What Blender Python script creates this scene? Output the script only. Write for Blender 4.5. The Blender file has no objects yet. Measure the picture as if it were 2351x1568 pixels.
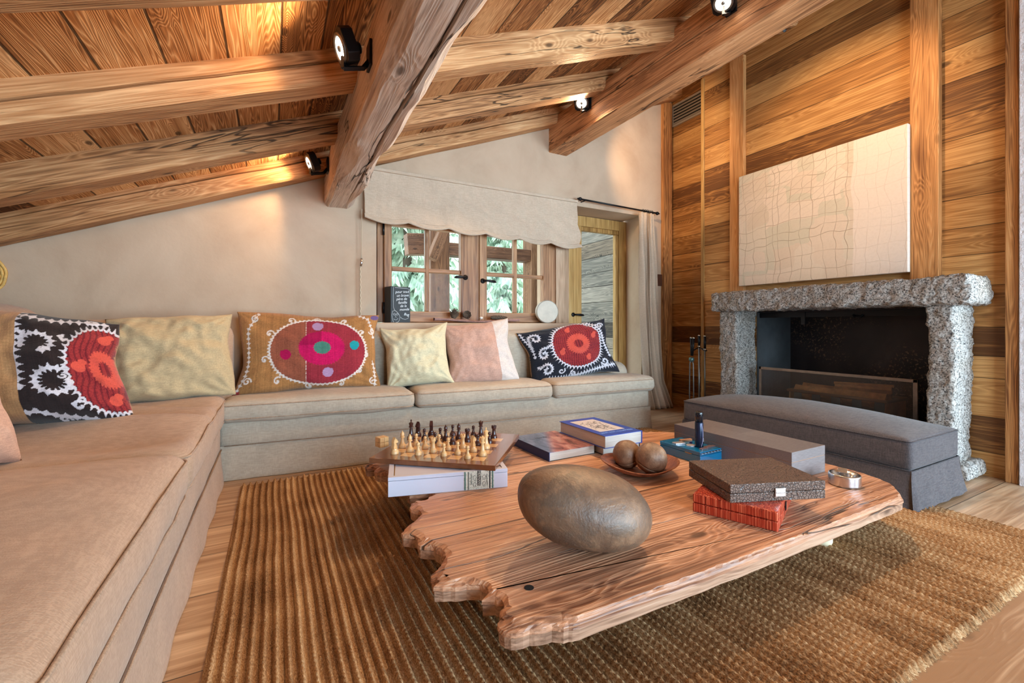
import bpy, bmesh, math, random
import numpy as np
from mathutils import Vector, Matrix, noise
R=math.radians
PI=math.pi
scene=bpy.context.scene
COL=scene.collection
random.seed(7)

# ------------------------------------------------------------------ node helpers
def setin(nt,n,k,v):
    s=n.inputs[k]
    if isinstance(v,bpy.types.NodeSocket): nt.links.new(v,s)
    elif isinstance(v,(tuple,list)) and len(v)==3 and s.type=='RGBA': s.default_value=(*v,1)
    else: s.default_value=v
def N(nt,typ,ins=None,**at):
    n=nt.nodes.new('ShaderNode'+typ)
    for k,v in at.items(): setattr(n,k,v)
    for k,v in (ins or {}).items(): setin(nt,n,k,v)
    return n
def MA(nt,op,a,b=None,c=None,clamp=False):
    n=nt.nodes.new('ShaderNodeMath'); n.operation=op; n.use_clamp=clamp
    for i,v in enumerate((a,b,c)):
        if v is not None: setin(nt,n,i,v)
    return n.outputs[0]
def MIX(nt,f,a,b,mode='MIX'):
    n=nt.nodes.new('ShaderNodeMix'); n.data_type='RGBA'; n.blend_type=mode
    setin(nt,n,0,f); setin(nt,n,6,a); setin(nt,n,7,b)
    return n.outputs[2]
def RAMP(nt,f,stops,interp='LINEAR'):
    n=nt.nodes.new('ShaderNodeValToRGB'); cr=n.color_ramp; cr.interpolation=interp
    while len(cr.elements)<len(stops): cr.elements.new(.5)
    for e,(p,c) in zip(cr.elements,stops): e.position=p; e.color=(*c,1) if len(c)==3 else c
    nt.links.new(f,n.inputs[0]); return n.outputs[0]
def MR(nt,v,a,b,c=0,d=1,smooth=True):
    n=nt.nodes.new('ShaderNodeMapRange'); n.interpolation_type='SMOOTHSTEP' if smooth else 'LINEAR'
    setin(nt,n,0,v)
    for i,x in zip((1,2,3,4),(a,b,c,d)): n.inputs[i].default_value=x
    return n.outputs[0]
def CX(nt,x,y,z): 
    n=nt.nodes.new('ShaderNodeCombineXYZ')
    for i,v in enumerate((x,y,z)): setin(nt,n,i,v)
    return n.outputs[0]
def NOI(nt,vec,scale=1,detail=2,rough=.5,dist=0.,out=0):
    return N(nt,'TexNoise',{'Vector':vec,'Scale':scale,'Detail':detail,'Roughness':rough,'Distortion':dist}).outputs[out]
def newmat(name):
    m=bpy.data.materials.new(name); m.use_nodes=True
    nt=m.node_tree; return m,nt,nt.nodes['Principled BSDF']
def bump(nt,b,h,strength=.3,dist=.004):
    n=N(nt,'Bump',{'Height':h,'Strength':strength,'Distance':dist}); nt.links.new(n.outputs[0],b.inputs['Normal'])
def objco(nt):
    return N(nt,'TexCoord').outputs['Object']
def sep(nt,v):
    n=N(nt,'SeparateXYZ',{0:v}); return n.outputs

def srgb(r,g,b):
    f=lambda c:(c/255/12.92 if c/255<=.04045 else ((c/255+.055)/1.055)**2.4)
    return (f(r),f(g),f(b))

def wood(name,along='y',across='z',pal=None,plank=None,ring=5.,rough=.62,bstr=.5,knots=True,crack=False,tone=.35,gap=.004,scale=1.,alt=None,spec=.3,fiberk=1.,randomness=.7,ringk=.4):
    """weathered timber: rings, fibres, knots, drying cracks and (with plank) board joints"""
    m,nt,b=newmat(name)
    d,mi,l=pal
    o=sep(nt,objco(nt)); ax={'x':o[0],'y':o[1],'z':o[2]}
    third=[a for a in 'xyz' if a not in (along,across)][0]
    u,v,w=ax[along],ax[across],ax[third]
    if plank:
        vs=MA(nt,'MULTIPLY',v,1/plank)
        vo=N(nt,'TexVoronoi',{'W':vs,'Scale':1.,'Randomness':randomness},voronoi_dimensions='1D')
        c=N(nt,'SeparateColor',{0:vo.outputs['Color']}).outputs
        ve=N(nt,'TexVoronoi',{'W':vs,'Scale':1.,'Randomness':randomness},voronoi_dimensions='1D',feature='DISTANCE_TO_EDGE')
        edge=MA(nt,'MULTIPLY',ve.outputs['Distance'],plank)
        r,g=c[0],c[1]
    else:
        oi=N(nt,'ObjectInfo'); r=oi.outputs['Random']; g=MA(nt,'FRACT',MA(nt,'MULTIPLY',r,17.3)); edge=None
    U=MA(nt,'ADD',u,MA(nt,'MULTIPLY',r,61.))
    W=MA(nt,'ADD',w,MA(nt,'MULTIPLY',g,23.))
    s=scale
    fld=NOI(nt,CX(nt,MA(nt,'MULTIPLY',U,.5*s),MA(nt,'MULTIPLY',v,8.*s),MA(nt,'MULTIPLY',W,8.*s)),1,3,.45,.2)
    kn=None
    if knots:
        kv=CX(nt,MA(nt,'MULTIPLY',U,2.6*s),MA(nt,'MULTIPLY',v,6.*s),MA(nt,'MULTIPLY',W,6.*s))
        kd=N(nt,'TexVoronoi',{'Vector':kv,'Scale':1.})
        gate=MR(nt,N(nt,'SeparateColor',{0:kd.outputs['Color']}).outputs[0],.45,.5)
        near=MA(nt,'MULTIPLY',MR(nt,kd.outputs['Distance'],.42,.0),gate)
        kn=MA(nt,'MULTIPLY',MR(nt,kd.outputs['Distance'],.11,.05),gate)
        fld=MA(nt,'ADD',fld,MA(nt,'MULTIPLY',near,.16))
    rg=MA(nt,'PINGPONG',MA(nt,'MULTIPLY',fld,ring*6.5),.5)
    rg=MA(nt,'POWER',MA(nt,'MULTIPLY',rg,2.),1.6)
    fib=NOI(nt,CX(nt,MA(nt,'MULTIPLY',U,3.*s),MA(nt,'MULTIPLY',v,170.*s),MA(nt,'MULTIPLY',W,170.*s)),1,3,.6)
    stk=NOI(nt,CX(nt,MA(nt,'MULTIPLY',U,1.3*s),MA(nt,'MULTIPLY',v,44.*s),MA(nt,'MULTIPLY',W,44.*s)),1,3,.6)
    brd=NOI(nt,CX(nt,MA(nt,'MULTIPLY',U,1.2*s),MA(nt,'MULTIPLY',v,5.*s),MA(nt,'MULTIPLY',W,5.*s)),1,3,.6)
    val=MA(nt,'ADD',MA(nt,'ADD',MA(nt,'ADD',MA(nt,'MULTIPLY',rg,ringk*.8),MA(nt,'MULTIPLY',MA(nt,'SUBTRACT',stk,.5),.75)),MA(nt,'MULTIPLY',fib,.55*fiberk)),MA(nt,'MULTIPLY',MA(nt,'SUBTRACT',brd,.5),.7))
    val=MA(nt,'ADD',val,MA(nt,'MULTIPLY',MA(nt,'SUBTRACT',r,.5),tone))
    col=RAMP(nt,val,[(.08,d),(.42,mi),(.85,l)])
    if alt: col=MIX(nt,MA(nt,'MULTIPLY',MR(nt,g,.45,.95),.75),col,MIX(nt,1.,col,alt,'MULTIPLY'))
    h=MA(nt,'ADD',MA(nt,'MULTIPLY',rg,.35),MA(nt,'MULTIPLY',fib,.6))
    if kn is not None:
        col=MIX(nt,MA(nt,'MULTIPLY',kn,.8),col,tuple(x*.35 for x in d))
    if crack:
        cn=NOI(nt,CX(nt,MA(nt,'MULTIPLY',U,.5),MA(nt,'MULTIPLY',v,5.),MA(nt,'MULTIPLY',W,5.)),1,4,.55,.3)
        ck=MR(nt,MA(nt,'ABSOLUTE',MA(nt,'SUBTRACT',cn,.5)),.008,.002)
        msk=MR(nt,NOI(nt,CX(nt,MA(nt,'MULTIPLY',U,.8),MA(nt,'MULTIPLY',v,4.),W),1,1),.42,.55)
        ck=MA(nt,'MULTIPLY',ck,msk)
        col=MIX(nt,MA(nt,'MULTIPLY',ck,.85),col,(.02,.012,.007))
        h=MA(nt,'SUBTRACT',h,MA(nt,'MULTIPLY',ck,2.))
    if edge is not None:
        ed=MR(nt,edge,gap,gap*.35)
        col=MIX(nt,MA(nt,'MULTIPLY',ed,.85),col,(.02,.012,.006))
        h=MA(nt,'SUBTRACT',h,MA(nt,'MULTIPLY',ed,2.))
    nt.links.new(col,b.inputs['Base Color'])
    setin(nt,b,'Roughness',MA(nt,'ADD',MA(nt,'MULTIPLY',fib,.2),rough-.1))
    b.inputs['Specular IOR Level'].default_value=spec
    bump(nt,b,h,bstr,.004)
    return m

def plain(name,col,rough=.5,metal=0.,bumps=None,var=0.,vscale=8,spec=.5,coat=0.):
    m,nt,b=newmat(name)
    b.inputs['Base Color'].default_value=(*col,1); b.inputs['Roughness'].default_value=rough; b.inputs['Metallic'].default_value=metal
    b.inputs['Specular IOR Level'].default_value=spec
    if coat: b.inputs['Coat Weight'].default_value=coat; b.inputs['Coat Roughness'].default_value=.08
    o=None
    if var:
        o=objco(nt); n=NOI(nt,o,vscale,4,.6)
        nt.links.new(RAMP(nt,n,[(.25,tuple(c*(1-var) for c in col)),(.75,tuple(min(1,c*(1+var)) for c in col))]),b.inputs['Base Color'])
    if bumps:
        o=o or objco(nt); bump(nt,b,NOI(nt,o,bumps[0],3,.6),bumps[1],bumps[2] if len(bumps)>2 else .003)
    return m

def fabric(name,col,col2=None,weave=420.,attr=False,rough=.95,wr=.06,wscale=7.,mott=.07):
    """woven linen: two crossing thread directions, slubs and soft mottling"""
    m,nt,b=newmat(name)
    co=objco(nt); o=sep(nt,co)
    t1=NOI(nt,CX(nt,MA(nt,'MULTIPLY',o[0],weave),MA(nt,'MULTIPLY',o[1],weave),MA(nt,'MULTIPLY',o[2],weave*.07)),1,1)
    t2=NOI(nt,CX(nt,MA(nt,'MULTIPLY',o[0],weave*.07),MA(nt,'MULTIPLY',o[1],weave*.07),MA(nt,'MULTIPLY',o[2],weave)),1,1)
    t3=NOI(nt,CX(nt,MA(nt,'MULTIPLY',o[0],weave*.08),MA(nt,'MULTIPLY',o[1],weave),MA(nt,'MULTIPLY',o[2],weave*.3)),1,1)
    th=MA(nt,'ADD',MA(nt,'ADD',t1,t2),t3)
    th=MR(nt,th,1.2,1.8,0,1)
    if attr:
        base=N(nt,'Attribute',attribute_name='Col').outputs['Color']
        base=MIX(nt,MA(nt,'MULTIPLY',th,.45),base,MIX(nt,1.,base,(.55,.55,.55),'MULTIPLY'))
    else:
        c2=col2 or tuple(c*.84 for c in col)
        base=MIX(nt,th,c2,col)
    big=NOI(nt,co,wscale,3,.6)
    base=MIX(nt,1.,base,RAMP(nt,big,[(.3,(1-mott*2,)*3),(.7,(1,)*3)]),'MULTIPLY')
    nt.links.new(base,b.inputs['Base Color'])
    b.inputs['Roughness'].default_value=rough; b.inputs['Specular IOR Level'].default_value=.15
    b.inputs['Sheen Weight'].default_value=.15
    h=MA(nt,'ADD',MA(nt,'MULTIPLY',th,.10),MA(nt,'MULTIPLY',NOI(nt,co,wscale*1.3,2,.5,.6),wr*4))
    bump(nt,b,h,.45,.008)
    return m

# ------------------------------------------------------------------ mesh helpers
class MB:
    def __init__(s): s.v=[]; s.f=[]
    def add(s,vs,fs):
        k=len(s.v); s.v+= [tuple(p) for p in vs]; s.f+=[tuple(i+k for i in f) for f in fs]; return s
    def box(s,x0,x1,y0,y1,z0,z1):
        return s.add([(x0,y0,z0),(x1,y0,z0),(x1,y1,z0),(x0,y1,z0),(x0,y0,z1),(x1,y0,z1),(x1,y1,z1),(x0,y1,z1)],
          [(0,3,2,1),(4,5,6,7),(0,1,5,4),(1,2,6,5),(2,3,7,6),(3,0,4,7)])
    def hexa(s,bot,top):
        return s.add(list(bot)+list(top),[(3,2,1,0),(4,5,6,7),(0,1,5,4),(1,2,6,5),(2,3,7,6),(3,0,4,7)])
    def tube(s,pts,r,n=8,cap=True):
        pts=[Vector(p) for p in pts]; rs=r if isinstance(r,(list,tuple)) else [r]*len(pts)
        k=len(s.v); ref=None
        for i,p in enumerate(pts):
            t=(pts[min(i+1,len(pts)-1)]-pts[max(i-1,0)]).normalized()
            if ref is None: ref=Vector((0,0,1)) if abs(t.z)<.9 else Vector((1,0,0))
            a=t.cross(ref).normalized(); c=a.cross(t).normalized(); ref=c
            for j in range(n):
                an=2*PI*j/n; s.v.append(tuple(p+(a*math.cos(an)+c*math.sin(an))*rs[i]))
        for i in range(len(pts)-1):
            for j in range(n):
                s.f.append((k+i*n+j,k+i*n+(j+1)%n,k+(i+1)*n+(j+1)%n,k+(i+1)*n+j))
        if cap:
            s.f.append(tuple(k+j for j in range(n))[::-1]); s.f.append(tuple(k+(len(pts)-1)*n+j for j in range(n)))
        return s
    def lathe(s,prof,n=24,c=(0,0,0),cap=True):
        k=len(s.v)
        for r,z in prof:
            for j in range(n):
                a=2*PI*j/n; s.v.append((c[0]+r*math.cos(a),c[1]+r*math.sin(a),c[2]+z))
        for i in range(len(prof)-1):
            for j in range(n):
                s.f.append((k+i*n+j,k+i*n+(j+1)%n,k+(i+1)*n+(j+1)%n,k+(i+1)*n+j))
        if cap:
            s.f.append(tuple(k+j for j in range(n))[::-1]); s.f.append(tuple(k+(len(prof)-1)*n+j for j in range(n)))
        return s
    def prism(s,out,z0,z1,axis='z'):
        n=len(out)
        mp={'z':lambda p,z:(p[0],p[1],z),'y':lambda p,z:(p[0],z,p[1]),'x':lambda p,z:(z,p[0],p[1])}[axis]
        return s.add([mp(p,z0) for p in out]+[mp(p,z1) for p in out],
            [tuple(range(n))[::-1],tuple(range(n,2*n))]+[(i,(i+1)%n,n+(i+1)%n,n+i) for i in range(n)])
    def xf(s,M,k0=0):
        s.v[k0:]=[tuple(M@Vector(p)) for p in s.v[k0:]]; return s
    def grid(s,fn,nu,nv,closeu=False):
        k=len(s.v)
        for i in range(nu):
            for j in range(nv): s.v.append(tuple(fn(i/(nu if closeu else nu-1),j/(nv-1))))
        for i in range(nu if closeu else nu-1):
            for j in range(nv-1):
                i2=(i+1)%nu
                s.f.append((k+i*nv+j,k+i2*nv+j,k+i2*nv+j+1,k+i*nv+j+1))
        return s
    def build(s,name,mat,parent=None,smooth=False,bev=0.,seg=2,fix=True):
        me=bpy.data.meshes.new(name); me.from_pydata(s.v,[],s.f); me.validate()
        if fix:
            bm=bmesh.new(); bm.from_mesh(me); bmesh.ops.recalc_face_normals(bm,faces=bm.faces); bm.to_mesh(me); bm.free()
        me.materials.append(mat)
        if smooth:
            me.polygons.foreach_set('use_smooth',[True]*len(me.polygons))
        o=bpy.data.objects.new(name,me); COL.objects.link(o)
        if parent is not None: o.parent=parent
        if bev:
            b=o.modifiers.new('bevel','BEVEL'); b.width=bev; b.segments=seg; b.limit_method='ANGLE'; b.angle_limit=R(40)
            b.harden_normals=False
        return o
def tag(o,label=None,cat=None,group=None,kind=None):
    if label: o['label']=label
    if cat: o['category']=cat
    if group: o['group']=group
    if kind: o['kind']=kind
    return o
def empty(name,loc=(0,0,0),rz=0.,label=None,cat=None,group=None,kind=None):
    o=bpy.data.objects.new(name,None); COL.objects.link(o); o.location=loc; o.rotation_euler=(0,0,rz)
    o.empty_display_size=.05
    return tag(o,label,cat,group,kind)
def struct(o,label=None): o['kind']='structure'; 
def copy_tree(o,parent=None):
    c=o.copy(); COL.objects.link(c)
    if parent is not None: c.parent=parent
    for ch in list(o.children): copy_tree(ch,c)
    return c
def text(name,body,size,mat,parent,M,ext=.0004,shear=0.,align='CENTER'):
    cu=bpy.data.curves.new(name,'FONT'); cu.body=body; cu.size=size; cu.extrude=ext; cu.shear=shear; cu.align_x=align; cu.align_y='CENTER'
    cu.resolution_u=3
    t=bpy.data.objects.new(name,cu); COL.objects.link(t)
    me=bpy.data.meshes.new_from_object(t.evaluated_get(bpy.context.evaluated_depsgraph_get())); me.name=name
    bpy.data.objects.remove(t); me.materials.clear(); me.materials.append(mat)
    o=bpy.data.objects.new(name,me); COL.objects.link(o); o.parent=parent; o.matrix_local=M
    return o
def fbm(p,s=1.,oct=3):
    return noise.fractal(Vector(p)*s,1.,2.,oct)

# camera model (used only to build the camera itself)
YAW=28.14; FPX=1024.; CAMZ=.9
# light levels (W) and exposure
P1,P2,P3,P4,P5,P6=13,22,115,150,58,50
WORLD=4.4; SUN=10.; PWA,PWB=220,360; EXPO=.06
# ------------------------------------------------------------------ materials
PINE=(srgb(92,55,28),srgb(172,118,68),srgb(222,172,112))
M_ceil=wood('ceiling boards','y','x',(srgb(86,48,22),srgb(184,124,72),srgb(238,190,136)),plank=.21,ring=7,tone=.55,alt=(.78,.74,.74),bstr=.6,gap=.006,ringk=.5)
M_raft=wood('hewn rafter','x','z',(srgb(90,54,30),srgb(184,130,84),srgb(230,182,132)),ring=4,crack=True,tone=.25,bstr=.7,ringk=.3)
M_bigbeam=wood('old hewn beam','x','z',(srgb(146,122,106),srgb(216,196,180),srgb(240,228,216)),ring=3,crack=True,tone=.0,bstr=1.,rough=.75,ringk=.22,fiberk=1.2)
M_beam2=wood('squared beam','x','z',(srgb(120,76,46),srgb(212,154,106),srgb(236,190,146)),ring=3,crack=True,tone=.0,bstr=.5,ringk=.2)
M_rwall=wood('wall planks','y','z',(srgb(104,66,34),srgb(174,122,68),srgb(220,170,108)),plank=.19,ring=5,tone=.62,alt=(.70,.70,.70),bstr=.4,gap=.003,scale=.8,ringk=.32)
M_post=wood('post timber','z','y',(srgb(118,72,38),srgb(198,138,82),srgb(228,176,120)),ring=5,tone=.3,bstr=.4,ringk=.3)
M_wframe=wood('window oak','z','x',(srgb(110,70,42),srgb(172,124,86),srgb(206,164,124)),ring=3,tone=.15,bstr=.25,knots=False,ringk=.18,rough=.45)
M_wframeh=wood('window oak rails','x','z',(srgb(110,70,42),srgb(172,124,86),srgb(206,164,124)),ring=3,tone=.15,bstr=.25,knots=False,ringk=.18,rough=.45)
M_dframe=wood('door larch','z','x',(srgb(132,92,46),srgb(190,148,88),srgb(222,186,128)),ring=3,tone=.15,bstr=.25,knots=False,ringk=.18,rough=.45)
M_floor=wood('floor boards','x','y',(srgb(150,112,80),srgb(206,172,138),srgb(232,206,176)),plank=.30,ring=4,tone=.3,bstr=.12,gap=.003,rough=.42,fiberk=.45,ringk=.14,scale=.7,spec=.5)
M_table=wood('table plank','x','y',(srgb(112,70,50),srgb(200,146,112),srgb(236,194,160)),plank=.55,ring=3.5,crack=True,tone=.25,bstr=.8,gap=.004,rough=.42,spec=.5,ringk=.2,scale=.9,fiberk=1.3)
M_greyplank=wood('weathered outside planks','y','z',(srgb(52,50,48),srgb(112,106,98),srgb(160,150,138)),plank=.2,ring=4,tone=.7,alt=(1.1,.85,.65),bstr=.5,gap=.006)
M_exttim=wood('outside timber','z','x',(srgb(70,44,30),srgb(120,82,58),srgb(156,114,84)),ring=4,tone=.2,bstr=.4)
def plaster():
    m,nt,b=newmat('lime plaster'); o=objco(nt)
    n=NOI(nt,o,1.6,5,.62,.4); n2=NOI(nt,o,38,3,.6)
    c=RAMP(nt,n,[(.3,srgb(182,156,132)),(.7,srgb(206,182,158))])
    nt.links.new(c,b.inputs['Base Color']); b.inputs['Roughness'].default_value=.9; b.inputs['Specular IOR Level'].default_value=.2
    bump(nt,b,MA(nt,'ADD',MA(nt,'MULTIPLY',n,1.5),MA(nt,'MULTIPLY',n2,.3)),.25,.01); return m
M_plaster=plaster()
M_black=plain('black iron',(.012,.012,.014),.35,.6,(60,.15))
M_bronze=plain('dark bronze',(.05,.04,.035),.3,.9)
M_steel=plain('brushed steel',(.62,.62,.64),.22,1.,(90,.1))
M_gunmetal=plain('grey metal',(.22,.21,.2),.4,.9,(70,.2))
M_white=plain('white lacquer',srgb(214,216,224),.35,0.,None)
def glass():
    m,nt,b=newmat('window glass')
    nt.nodes.remove(b); out=nt.nodes['Material Output']
    g=N(nt,'BsdfGlossy',{'Roughness':.0,'Color':(1,1,1,1)}); t=N(nt,'BsdfTransparent',{'Color':(.94,.97,.95,1)})
    f=N(nt,'Fresnel',{'IOR':1.45}); mx=N(nt,'MixShader',{0:MA(nt,'MULTIPLY',f.outputs[0],.06),1:t.outputs[0],2:g.outputs[0]})
    nt.links.new(mx.outputs[0],out.inputs[0]); return m
M_glass=glass()
def emit(name,col,st):
    m,nt,b=newmat(name); b.inputs['Base Color'].default_value=(*col,1)
    b.inputs['Emission Color'].default_value=(*col,1); b.inputs['Emission Strength'].default_value=st; return m

# ------------------------------------------------------------------ room shell
SL=.391; Z0=1.882; TH=math.atan(SL)
zr=lambda x: Z0+SL*x                 # underside of the rafters
zc=lambda x: zr(x)+.15               # underside of the boards
WY=3.63                              # inner face of the window wall
BX=3.77; RX=4.005                    # chimney breast face / recessed wall face
YB0,YB1=.93,3.03                     # breast extent
def wallbox(mb,x0,x1,y0,y1,z0,z1=None):
    if z1 is None:
        mb.hexa([(x0,y0,z0),(x1,y0,z0),(x1,y1,z0),(x0,y1,z0)],[(x0,y0,zc(x0)+.06),(x1,y0,zc(x1)+.06),(x1,y1,zc(x1)+.06),(x0,y1,zc(x0)+.06)])
    else: mb.box(x0,x1,y0,y1,z0,z1)
# window wall with the window and garden-door openings
mb=MB()
wallbox(mb,-2.0,.72,WY,3.97,0)
wallbox(mb,.72,2.6,WY,3.97,0,.86); wallbox(mb,.72,2.6,WY,3.97,1.80)
wallbox(mb,2.42,2.6,3.78,3.97,.86,1.80)
wallbox(mb,2.6,3.545,WY,3.97,2.10)
mb.hexa([(3.545,WY,0),(4.4,WY,0),(4.4,3.97,0),(3.60,3.97,0)],[(3.545,WY,zc(3.545)+.06),(4.4,WY,zc(4.4)+.06),(4.4,3.97,zc(4.4)+.06),(3.60,3.97,zc(3.545)+.06)])
struct(mb.build('wall_back',M_plaster))
mb=MB(); mb.box(-2.15,-2.0,-2.5,3.97,0,1.32); struct(mb.build('wall_left',M_plaster))
# rear wall with two tall glazed openings behind the camera
mb=MB()
for x0,x1,z0,z1 in ((-2.0,.3,0,None),(.3,2.4,2.25,None),(2.4,2.9,0,None),(2.9,5.4,2.25,None),(5.4,5.8,0,None)): wallbox(mb,x0,x1,-2.62,-2.5,z0,z1)
struct(mb.build('wall_rear',M_plaster))
for i,(x0,x1) in enumerate(((.3,2.4),(2.9,5.4))):
    e=empty('window_%d'%(i+2),((x0+x1)/2,-2.56,0)); struct(e)
    h=(x1-x0)/2; f=MB()
    f.box(-h,h,-.04,.04,0,.08).box(-h,h,-.04,.04,2.17,2.25)
    for xx in (-h,-.04,h-.08): f.box(xx,xx+.08,-.04,.04,.08,2.17)
    f.build('window_frame',M_wframe,e)
    MB().box(-h+.05,h-.05,-.004,.004,.06,2.19).build('window_pane',M_glass,e)
mb=MB(); wallbox(mb,5.8,5.92,-2.62,YB0,0); struct(mb.build('wall_far',M_plaster))
mb=MB(); mb.box(-2.15,6.0,-2.62,3.97,-.12,0); struct(mb.build('floor',M_floor))
# plank-clad chimney breast with its fire opening, recess beside it
FY0,FY1,FZ,FXB=1.19,2.46,1.03,4.27
mb=MB()
wallbox(mb,BX,4.4,FY1,YB1,0); wallbox(mb,BX,4.4,YB0,FY0,0); wallbox(mb,BX,4.4,FY0,FY1,FZ)
wallbox(mb,RX,4.4,YB1,WY,0)
wallbox(mb,4.4,5.8,YB0-.08,YB0+.04,0)
struct(mb.build('wall_right',M_rwall))
M_fire=None
def firebox_mat():
    m,nt,b=newmat('sooty steel plates'); o=objco(nt)
    n=NOI(nt,o,2.2,4,.6,.5); sp=NOI(nt,o,55,3,.7); msk=MR(nt,NOI(nt,o,1.7,2),.5,.62)
    c=RAMP(nt,n,[(.35,(.006,.005,.007)),(.62,(.03,.022,.024)),(.8,(.06,.05,.055))])
    c=MIX(nt,MA(nt,'MULTIPLY',MR(nt,sp,.56,.62),msk),c,(.16,.10,.07))
    nt.links.new(c,b.inputs['Base Color']); b.inputs['Roughness'].default_value=.38; b.inputs['Metallic'].default_value=.35
    bump(nt,b,n,.2,.01); return m
M_fire=firebox_mat()

# ceiling boards on the rafters
x0=-2.1; L=(6.0-x0)/math.cos(TH)
mb=MB(); mb.box(0,L,-2.62,3.99,0,.05)
o=mb.build('ceiling',M_ceil); o.location=(x0,0,zc(x0)); o.rotation_euler=(0,-TH,0); struct(o)

def hewn(name,L,w,h,mat,seed,amp=.006,chip=.012,crack=None,mode='front',nst=70,cr=.014):
    """a hewn timber along local x: rings of section points with adze noise and one open drying crack"""
    W_,H_=(w,h) if mode=='front' else (h,w)
    rings=[]
    for i in range(nst+1):
        x=L*i/nst; zcv=None
        if crack:
            t=(x/L-crack[0])/(crack[1]-crack[0])
            cw=crack[4]*max(0,math.sin(PI*min(1,max(0,t))))**.7 if 0<t<1 else 0
            zcv=H_*(crack[2]+(crack[3]-crack[2])*t)+.006*noise.noise((x*3,seed,7)); zcv=min(max(zcv,H_*.12),H_*.88)
        else: cw=0; zcv=H_*.5
        ha=-W_/2; c=cr*(1+.8*noise.noise((x*2.1,seed,1.)));c2=cr*(1+.8*noise.noise((x*2.3,seed,5.)))
        d=cw*.5+.0008; dep=min(.06,cw*7)
        pts=[(ha,c),(ha,c+(zcv-d-c)*.5),(ha,zcv-d),(ha+dep,zcv),(ha,zcv+d),(ha,zcv+d+(H_-c2-zcv-d)*.5),(ha,H_-c2),
             (ha+c2,H_),(0,H_),(-ha-c2,H_),(-ha,H_-c2),(-ha,H_*.5),(-ha,c),(-ha-c,0),(0,0),(ha+c,0)]
        row=[]
        for k,(a,b) in enumerate(pts):
            q=(x*1.7,k*.37 if k not in (2,3,4) else 1.1,seed*3.1)
            n1=noise.noise(q)*amp+noise.noise((x*9,k*.9 if k not in (2,3,4) else 2.7,seed))*amp*.45
            da=n1*(1 if a>0 else -1) if k not in(8,14) else 0
            db=noise.noise((x*1.9,seed+9.,b*3))*amp
            if k in (0,15,6,7): # wane: arris worn away in places
                wv=max(0,noise.noise((x*1.3,seed+k*.01,3.3))-.1)*chip*3
                if k==0: b+=wv
                if k==15: a+=wv
                if k==6: b-=wv
                if k==7: a+=wv
            row.append((x,a+da,b+db))
        rings.append(row)
    n=len(rings[0]); mb=MB()
    for r in rings:
        for (x,a,b) in r: mb.v.append((x,a,b) if mode=='front' else (x,b-H_/2,a+W_/2))
    for i in range(nst):
        for j in range(n): mb.f.append((i*n+j,i*n+(j+1)%n,(i+1)*n+(j+1)%n,(i+1)*n+j))
    mb.f.append(tuple(range(n))[::-1]); mb.f.append(tuple(nst*n+j for j in range(n)))
    o=mb.build(name,mat,None,True); o.data.set_sharp_from_angle(angle=R(28)); return o
# sloping rafters, one every 0.7 m
LR=(5.9+2.05)/math.cos(TH)
RL=['against the window wall, lowest on the plaster','first one out from the window wall','second one out from the window wall, with a long open crack','nearest the camera at the top edge of the picture']
for i,(y,cr) in enumerate(((3.552,(.05,.62,.72,.45,.009)),(2.872,(.25,.75,.62,.55,.007)),(2.178,(.06,.42,.34,.62,.012)),(1.475,(.2,.5,.5,.5,.008)),(.77,None),(.07,None))):
    o=hewn('rafter',LR,.15,.165,M_raft,11+i*3,.007,.014,cr,nst=110)
    o.location=(-2.05,y,zr(-2.05)); o.rotation_euler=(0,-TH,0); struct(o)
    if i<4: tag(o,'hewn sloping rafter '+RL[i],'rafter','rafters under the ceiling boards')
    else: tag(o,'hewn sloping rafter '+('just above the camera, out of the picture' if i==4 else 'behind the camera, out of the picture'),'rafter','rafters under the ceiling boards')
# the two heavy purlins
o=hewn('ceiling_beam',4.9,.205,.31,M_bigbeam,3,.012,.03,(.06,.62,.70,.62,.017),mode='bottom',nst=110,cr=.03)
o.location=(.437,3.70,1.80); o.rotation_euler=(0,0,R(-90)); struct(o); tag(o,'thick rough-hewn central beam with deep cracks, above the long sofa','beam','heavy ceiling beams')
o=hewn('ceiling_beam',4.9,.21,.30,M_beam2,21,.003,.004,(.0,.95,.55,.42,.012),nst=80,cr=.006)
o.location=(2.45,3.70,2.575); o.rotation_euler=(0,0,R(-90)); struct(o); tag(o,'squared orange beam with grey underside, nearer the fireplace wall','beam','heavy ceiling beams')

# vertical timbers on the fireplace wall
def post(n,x0,x1,y0,y1,z0,mat=M_post,bev=.004):
    mb=MB(); zt=zr((x0+x1)/2)
    mb.box(-(x1-x0)/2,(x1-x0)/2,-(y1-y0)/2,(y1-y0)/2,0,zt-z0)
    o=mb.build('trim_%d'%n,mat,None,False,bev); o.location=((x0+x1)/2,(y0+y1)/2,z0); struct(o); return o
post(1,3.735,BX+.01,2.56,2.70,1.1)
post(2,3.72,BX+.01,1.218,1.365,1.1)
post(3,3.72,3.80,.875,.928,0)
post(4,BX-.012,BX+.02,3.0,YB1+.004,0,M_dframe)
post(5,3.84,3.97,3.585,WY+.01,0)
M_peel=plain('peeling white paint',srgb(226,222,226),.8,0,(45,.8,.01),.12,20)
post(6,3.70,3.80,.795,.868,0,M_peel)
mb=MB(); mb.box(-.04,.04,-.005,.012,-.065,.065)
o=mb.build('switch_plate',plain('brown plate',srgb(86,50,34),.5),None,False,.003); o.location=(3.805,3.618,1.41)
tag(o,'small brown wall plate on the plaster beside the corner post','wall plate')

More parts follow.
